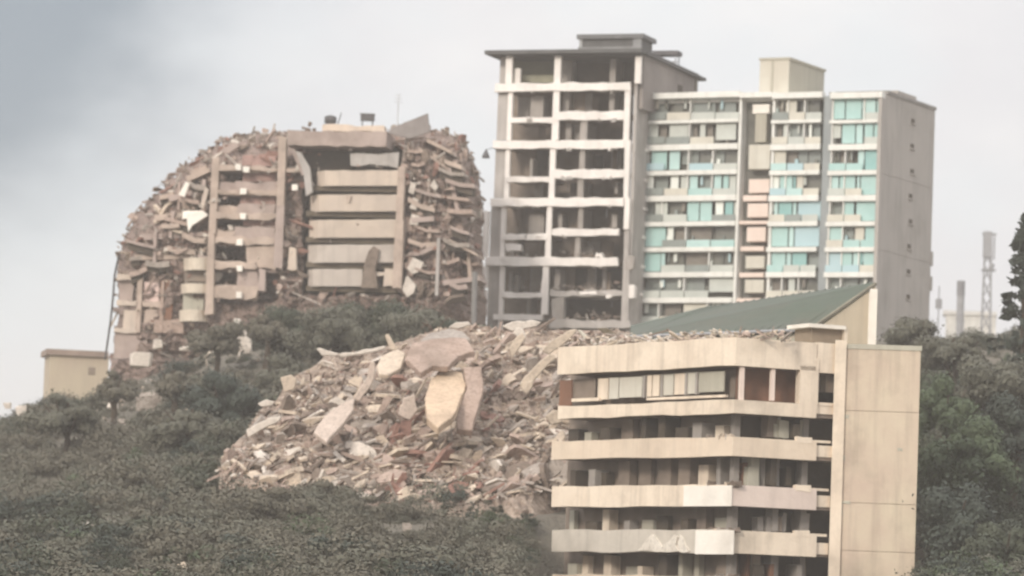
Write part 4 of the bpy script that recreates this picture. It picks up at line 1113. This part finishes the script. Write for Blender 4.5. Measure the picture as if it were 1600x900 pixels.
MB().tube([(0, 0, 0), (0, 0, hh - 3)], [.85, .75], 10).build('shaft', mat('hazy_post', (.3, .3, .31)), ch)
MB().tube([(0, 0, hh - 3), (0, 0, hh)], [.82, .82], 10).build('cap', mat('hazy_post_cap', (.2, .2, .21)), ch)
tag(ch, 'short grey post standing between the glass tower and the lattice mast', 'post')
ms = empty('thin_mast', at(1466, 500, 600) - Vector((0, 0, 30)))
hh = at(1467, 447, 600).z - ms.location.z
MB().tube([(0, 0, 0), (0, 0, hh)], [.16, .08], 6).build('pole', mat('hazy_post', (.3, .3, .31)), ms)
MB().box(-.45, .45, -.1, .1, hh - 3.2, hh - 1.8).build('fitting', mat('hazy_post', (.3, .3, .31)), ms)
tag(ms, 'thinnest mast close to the right edge of the grey tower wall', 'mast')
fh = Face(1480, 495, 1100, 5, name='far_white_house', zbase=20)
tag(fh.root, 'low whitish house far behind the trees under the lattice mast', 'house')
fh.box('wall', mat('far_hazed_white', (.58, .56, .51)), 1478, 492, 1556, 530, 0, 8); fh.box('roof', mat('far_roof', (.6, .58, .54)), 1474, 486, 1558, 492, -.5, 8.5)  # wall tone kept near the sky's, painting in distance haze
fh.box('window', mat('far_window', (.4, .39, .37)), 1500, 498, 1508, 506, -.05, .1)

# ------------------------------------------------------------------ vegetation
LEAF = [mat('leaf_dark_green', (.062, .07, .046), (.042, .05, .032), scale=.5, bump=0, rough=.7),
        mat('leaf_grey_green', (.125, .122, .092), (.095, .094, .07), scale=.35, bump=0, rough=.8),
        mat('leaf_brown_scrub', (.138, .126, .096), (.105, .098, .073), scale=.3, bump=0, rough=.9),
        mat('leaf_mid_green', (.08, .105, .055), (.055, .075, .042), scale=.4, bump=0, rough=.7),
        mat('leaf_blue_green', (.052, .064, .05), (.038, .046, .037), scale=.4, bump=0, rough=.7)]
def leaves(n, rx, rz, size, rs, clumps=9, squash=.6):
    """leaf-sized quads gathered in clumps through a crown's volume -> verts (4n,3)"""
    cc = rs.normal(0, 1, (clumps, 3)); cc /= np.linalg.norm(cc, axis=1)[:, None]
    cc *= rs.uniform(.35, .8, (clumps, 1)); cc[:, 2] = np.abs(cc[:, 2]) * 1.5 - .72
    cr = rs.uniform(.16, .42, clumps)
    k = rs.integers(0, clumps, n)
    d = rs.normal(0, 1, (n, 3)); d /= np.linalg.norm(d, axis=1)[:, None]
    p = cc[k] + d * (cr[k] * rs.uniform(.55, 1, n) ** .6)[:, None]
    p = p * (1 + .22 * rs.normal(0, 1, (n, 1)) * (rs.uniform(0, 1, (n, 1)) < .3)) * np.array([rx, rx, rz])
    a = rs.normal(0, 1, (n, 3)); a /= np.linalg.norm(a, axis=1)[:, None]
    nb = d + rs.normal(0, .28, (n, 3)); b = np.cross(a, nb); b /= np.linalg.norm(b, axis=1)[:, None]; a = np.cross(b, nb); a /= np.linalg.norm(a, axis=1)[:, None]
    s = size * rs.uniform(.6, 1.3, (n, 1))
    a = a * s; b = b * s * .7
    return np.stack([p - a, p - b * .9, p + a, p + b], 1).reshape(-1, 3)
def quads_mesh(name, V):
    n = len(V) // 4; me = bpy.data.meshes.new(name)
    me.vertices.add(len(V)); me.vertices.foreach_set('co', V.ravel())
    me.loops.add(n * 4); me.loops.foreach_set('vertex_index', np.arange(n * 4))
    me.polygons.add(n); me.polygons.foreach_set('loop_start', np.arange(0, n * 4, 4)); me.polygons.foreach_set('loop_total', np.full(n, 4))
    me.update(calc_edges=True); return me
def tree(px, py, Y, w, h, m, label, seed, n=1500, name='tree', leaf=.15, cat='tree', group=None):
    """crown centre at pixel, crown half width w and half height h in metres"""
    rs = np.random.default_rng(seed)
    for Yt in np.arange(max(228, Y - 70), Y, 1.):
        p = at(px, py, Yt)
        if p.z - h * .7 * Yt / Y <= ground(p.x, p.y): w *= Yt / Y; h *= Yt / Y; Y = float(Yt); break
    c = at(px, py, Y); gz = min(ground(c.x, c.y), c.z - h * .8) - .5
    e = empty(name, (c.x, c.y, gz)); H_ = c.z - gz
    MB().tube([(0, 0, 0), (.15, .1, H_ * .5), (.0, 0, H_ + h * .3)], [.38, .28, .12], 7).build('trunk', BARK, e)
    for k in range(5):
        a = k * 1.3 + seed; r = w * .55
        MB().tube([(0.1, 0, H_ * .55), (math.cos(a) * r * .5, math.sin(a) * r * .5, H_ * .85), (math.cos(a) * r, math.sin(a) * r, H_ + h * .25 * math.sin(k))], [.16, .1, .05], 5).build('limb', BARK, e)
    V = leaves(n, w, h, leaf, rs, clumps=max(14, int(w * 6))) + np.array([0, 0, H_])
    o = link('crown', quads_mesh('crown', V), m, e)
    tag(e, label, cat, group); return e
TR = [
 (590, 494, 405, 5.2, 3.2, 0, 'biggest dark round tree below the balconies of the collapsed block'),
 (665, 508, 400, 5.6, 2.6, 1, 'flat dull tree right of the biggest dark tree, left of the grey pipe'),
 (462, 500, 408, 4.0, 3.4, 0, 'dark tree under the middle bay of the collapsed block'),
 (524, 510, 402, 4.4, 3.0, 1, 'grey green tree between the two dark trees behind the heap'),
 (418, 506, 404, 2.2, 1.8, 2, 'brownish tree up right of the tall white chunk on the slope'),
 (340, 520, 404, 3.0, 2.2, 2, 'brown shrubby tree just under the rounded balconies'),
 (272, 588, 376, 2.0, 1.9, 2, 'brown tree right of the white angular chunk'),
 (350, 618, 366, 3.6, 3.2, 4, 'broad dark tree left of the heap shoulder'),
 (178, 598, 385, 2.2, 1.7, 2, 'low brown tree under the left corner of the collapsed block'),
 (722, 518, 396, 3.6, 2.2, 0, 'dark low tree at the foot of the grey standing pipe'),
 (446, 580, 380, 3.2, 2.2, 1, 'grey green tree directly above the squarish block on the heap shoulder'),
 (300, 655, 352, 4.2, 2.8, 1, 'dull tree left of the lower foot of the heap'),
 (105, 640, 372, 3.8, 2.2, 1, 'rounded dull green tree below the yellow house'),
 (1425, 512, 380, 3.0, 2.2, 1, 'olive tree at the foot of the grey tower wall'),
 (1490, 540, 372, 4.0, 2.2, 1, 'olive tree on the right skyline below the far white house'),
 (1478, 620, 330, 2.8, 2.8, 3, 'olive tree right of the top corner of the sand end wall'),
 (1545, 590, 335, 4.2, 3.0, 1, 'grey green tree mid right under the skyline'),
 (1520, 700, 300, 4.2, 3.4, 3, 'brightest green tree halfway down the right slope'),
 (1585, 660, 305, 3.0, 3.2, 4, 'dark bluish tree at the right edge halfway down'),
 (1490, 800, 280, 3.2, 3.2, 4, 'dark tree low beside the sand end wall'),
 (1570, 850, 275, 3.6, 3.0, 0, 'dark green tree in the bottom right corner'),
 (1462, 700, 305, 1.5, 2.2, 0, 'narrow dark tree touching the edge of the sand end wall'),
]
for k, (x, y, Y, w_, h_, mi, lb) in enumerate(TR):
    tree(x, y, Y, w_, h_, LEAF[mi], lb, 40 + k, n=int(1500 * w_ * h_), group='trees standing on the slope')
# tall dark conifer cut by the right edge
def conifer(px, ytop, Y, label):
    rs = np.random.default_rng(5); t = at(px, ytop, Y); gz = ground(t.x, t.y) - 1; e = empty('conifer', (t.x, t.y, gz)); H_ = t.z - gz
    MB().tube([(0, 0, 0), (0, 0, H_ * .6), (0, 0, H_)], [.35, .2, .04], 7).build('trunk', BARK, e)
    Vs = []
    for i in range(90):
        z = H_ * (.12 + .88 * (i / 90)); r = (1 - i / 90) ** .75 * 3.6 * rs.uniform(.7, 1.15) + .15; a = rs.uniform(0, 6.28)
        nn_ = 26
        tt = rs.uniform(.15, 1, nn_)[:, None]
        p = np.array([[math.cos(a) * r, math.sin(a) * r, -.12 * r]]) * tt + np.array([[0, 0, z]]) + rs.normal(0, .16, (nn_, 3))
        A = rs.normal(0, .2, (nn_, 3)); Bq = rs.normal(0, .16, (nn_, 3))
        Vs.append(np.stack([p - A, p - Bq, p + A, p + Bq], 1).reshape(-1, 3))
    link('crown', quads_mesh('crown', np.concatenate(Vs)), LEAF[4], e); tag(e, label, 'tree')
conifer(1603, 338, 345, 'tall dark conifer cut off by the right edge of the picture')

# scrub that covers the slope (uncountable)
SHRUBS = bpy.data.collections.new('shrub_shapes')
for c in range(5):
    rs_ = np.random.default_rng(300 + c)
    for v in range(4):
        q = leaves(2600, 1, .75, .036, rs_, clumps=[14, 22, 10, 30][v]); me = quads_mesh('shrub', q); me.materials.append(LEAF[c])
        SHRUBS.objects.link(bpy.data.objects.new('shrub_%d_%d' % (c, v), me))
def scrub(name, count, region, mats_w, seed, hmin=.6, hmax=3.0):
    rs = np.random.default_rng(seed); P_ = []; Sc = []; Ro = []; Ix = []; tries = 0
    while len(P_) < count and tries < count * 20:
        tries += 1
        Y = rs.uniform(225, 455); a = rs.uniform(*region); X = a * Y; px = X / Y * F + 800
        if 850 < px < 1440 and Y < 400: continue
        if 350 < px < 1030 and 309 < Y < 345: continue
        if Y > 425 and 150 < px < 1480: continue
        low = any(abs(X - q[0]) < q[2] + 2.6 and -13 < Y - q[1] < 3.5 for q in CHP)
        nm = noise.noise(Vector((X / 13, Y / 13, 9)))
        if nm < -.1 and rs.uniform() < .7 and not 770 < px < 850: continue
        s_ = rs.uniform(hmin, hmax) * (1 + .5 * nm) * (.5 if rs.uniform() < .4 else 1)
        if low: s_ = .35 + .1 * s_
        if 790 < px < 850 or 1430 < px < 1460: s_ = .5 + .35 * (s_ / 3)
        z = ground(X, Y); P_.append((X, Y, z + s_ * .3)); Sc.append((s_ * rs.uniform(.9, 1.7), s_ * 1.2, s_))
        Ro.append((0, 0, rs.uniform(0, 6.28)))
        nk = 2.4 * noise.noise(Vector((X / 24, Y / 24, 4)))     # kinds grow in patches
        w_ = np.array(mats_w) * np.array([1 + nk, 1, 1 - nk, 1 + nk, 1 + nk]); w_ = np.clip(w_, .01, None); w_ /= w_.sum()
        Ix.append(int(rs.choice(5, p=w_)) * 4 + int(rs.integers(4)))
    me = bpy.data.meshes.new(name); me.from_pydata(P_, [], [])
    for nme, ty, dat, key in (('scl', 'FLOAT_VECTOR', Sc, 'vector'), ('rotv', 'FLOAT_VECTOR', Ro, 'vector')):
        at_ = me.attributes.new(nme, ty, 'POINT'); at_.data.foreach_set(key, np.array(dat, dtype=np.float32).ravel())
    at_ = me.attributes.new('pick', 'INT', 'POINT'); at_.data.foreach_set('value', np.array(Ix, dtype=np.int32))
    o = bpy.data.objects.new(name, me); COL.objects.link(o)
    g = bpy.data.node_groups.new(name, 'GeometryNodeTree')
    g.interface.new_socket('Geometry', in_out='INPUT', socket_type='NodeSocketGeometry'); g.interface.new_socket('Geometry', in_out='OUTPUT', socket_type='NodeSocketGeometry')
    gi = g.nodes.new('NodeGroupInput'); go = g.nodes.new('NodeGroupOutput'); ip = g.nodes.new('GeometryNodeInstanceOnPoints')
    ci = g.nodes.new('GeometryNodeCollectionInfo'); ci.inputs[0].default_value = SHRUBS; ci.inputs['Separate Children'].default_value = True
    def attr(nme, ty):
        q = g.nodes.new('GeometryNodeInputNamedAttribute'); q.data_type = ty; q.inputs['Name'].default_value = nme; return [x for x in q.outputs if x.enabled and x.name == 'Attribute'][0]
    g.links.new(gi.outputs[0], ip.inputs['Points']); g.links.new(ci.outputs[0], ip.inputs['Instance']); ip.inputs['Pick Instance'].default_value = True
    g.links.new(attr('pick', 'INT'), ip.inputs['Instance Index']); g.links.new(attr('rotv', 'FLOAT_VECTOR'), ip.inputs['Rotation']); g.links.new(attr('scl', 'FLOAT_VECTOR'), ip.inputs['Scale'])
    g.links.new(ip.outputs[0], go.inputs[0])
    md = o.modifiers.new('scrub', 'NODES'); md.node_group = g
    return o
aL = (-300 - 800) / F; aM = (1000 - 800) / F; aR = (1750 - 800) / F
tag(scrub('hillside_scrub', 4300, (aL, aM), [.12, .3, .46, .04, .08], 11), 'grey brown scrub covering the slope left of and below the rubble heap', 'scrub', kind='stuff')
tag(scrub('hillside_scrub', 1500, ((1425 - 800) / F, aR), [.3, .22, .04, .22, .22], 12), 'green scrub covering the slope right of the sand end wall', 'scrub', kind='stuff')

its = []
for _ in range(900):
    px = random.uniform(150, 520); py = random.uniform(545, 760)
    if inside(HP, px, py) or noise.noise(Vector((px / 30, py / 22, 3))) < .05: continue
    for Yt in np.arange(250, 430, 1.5):
        p = at(px, py, float(Yt)); g_ = ground(p.x, p.y)
        if p.z <= g_ + .2:
            s_ = random.uniform(.15, .55); its.append(((p.x, p.y, g_ + .25), rot_rand(), (s_ * 1.5, s_, s_), random.choice(['slab', 'chunk', 'beam', 'sheet']), random.randrange(4), random.choice([3, 2, 0, 3]))); break
V = []; Fc = []; mi = []; off = 0
for loc, rm, sc_, kd, v, c in its:
    me = SH[kd][v][c]; a = np.empty(len(me.vertices) * 3); me.vertices.foreach_get('co', a); a = (a.reshape(-1, 3) * np.array(sc_)) @ np.array(rm).T + np.array(loc)
    V.append(a); Fc += [tuple(off + i for i in p.vertices) for p in me.polygons]; mi += [c] * len(me.polygons); off += len(a)
me = bpy.data.meshes.new('scattered_fragments'); me.from_pydata(np.concatenate(V).tolist(), [], Fc)
for m_ in RUB: me.materials.append(m_)
me.polygons.foreach_set('material_index', mi)
tag(link('scattered_fragments', me, None), 'small pale fragments strewn through the scrub below the collapsed block', 'debris', kind='stuff')

# ------------------------------------------------------------------ haze
hb = MB().box(-4100, 4100, -1600, 6100, -64, 100)
hm = bpy.data.materials.new('haze_air'); hm.use_nodes = True
for n_ in list(hm.node_tree.nodes):
    if n_.type == 'BSDF_PRINCIPLED': hm.node_tree.nodes.remove(n_)
pv = hm.node_tree.nodes.new('ShaderNodeVolumePrincipled')
pv.inputs['Color'].default_value = (.95, .90, .85, 1); pv.inputs['Density'].default_value = .00029; pv.inputs['Anisotropy'].default_value = .1
out = [n_ for n_ in hm.node_tree.nodes if n_.type == 'OUTPUT_MATERIAL'][0]
hm.node_tree.links.new(pv.outputs[0], out.inputs['Volume'])
tag(hb.build('haze', hm), kind='stuff')
print('tris', sum(sum(len(p.vertices) - 2 for p in o.data.polygons) for o in SC.objects if o.type == 'MESH' and not o.data.users > 1), 'objs', len(SC.objects))
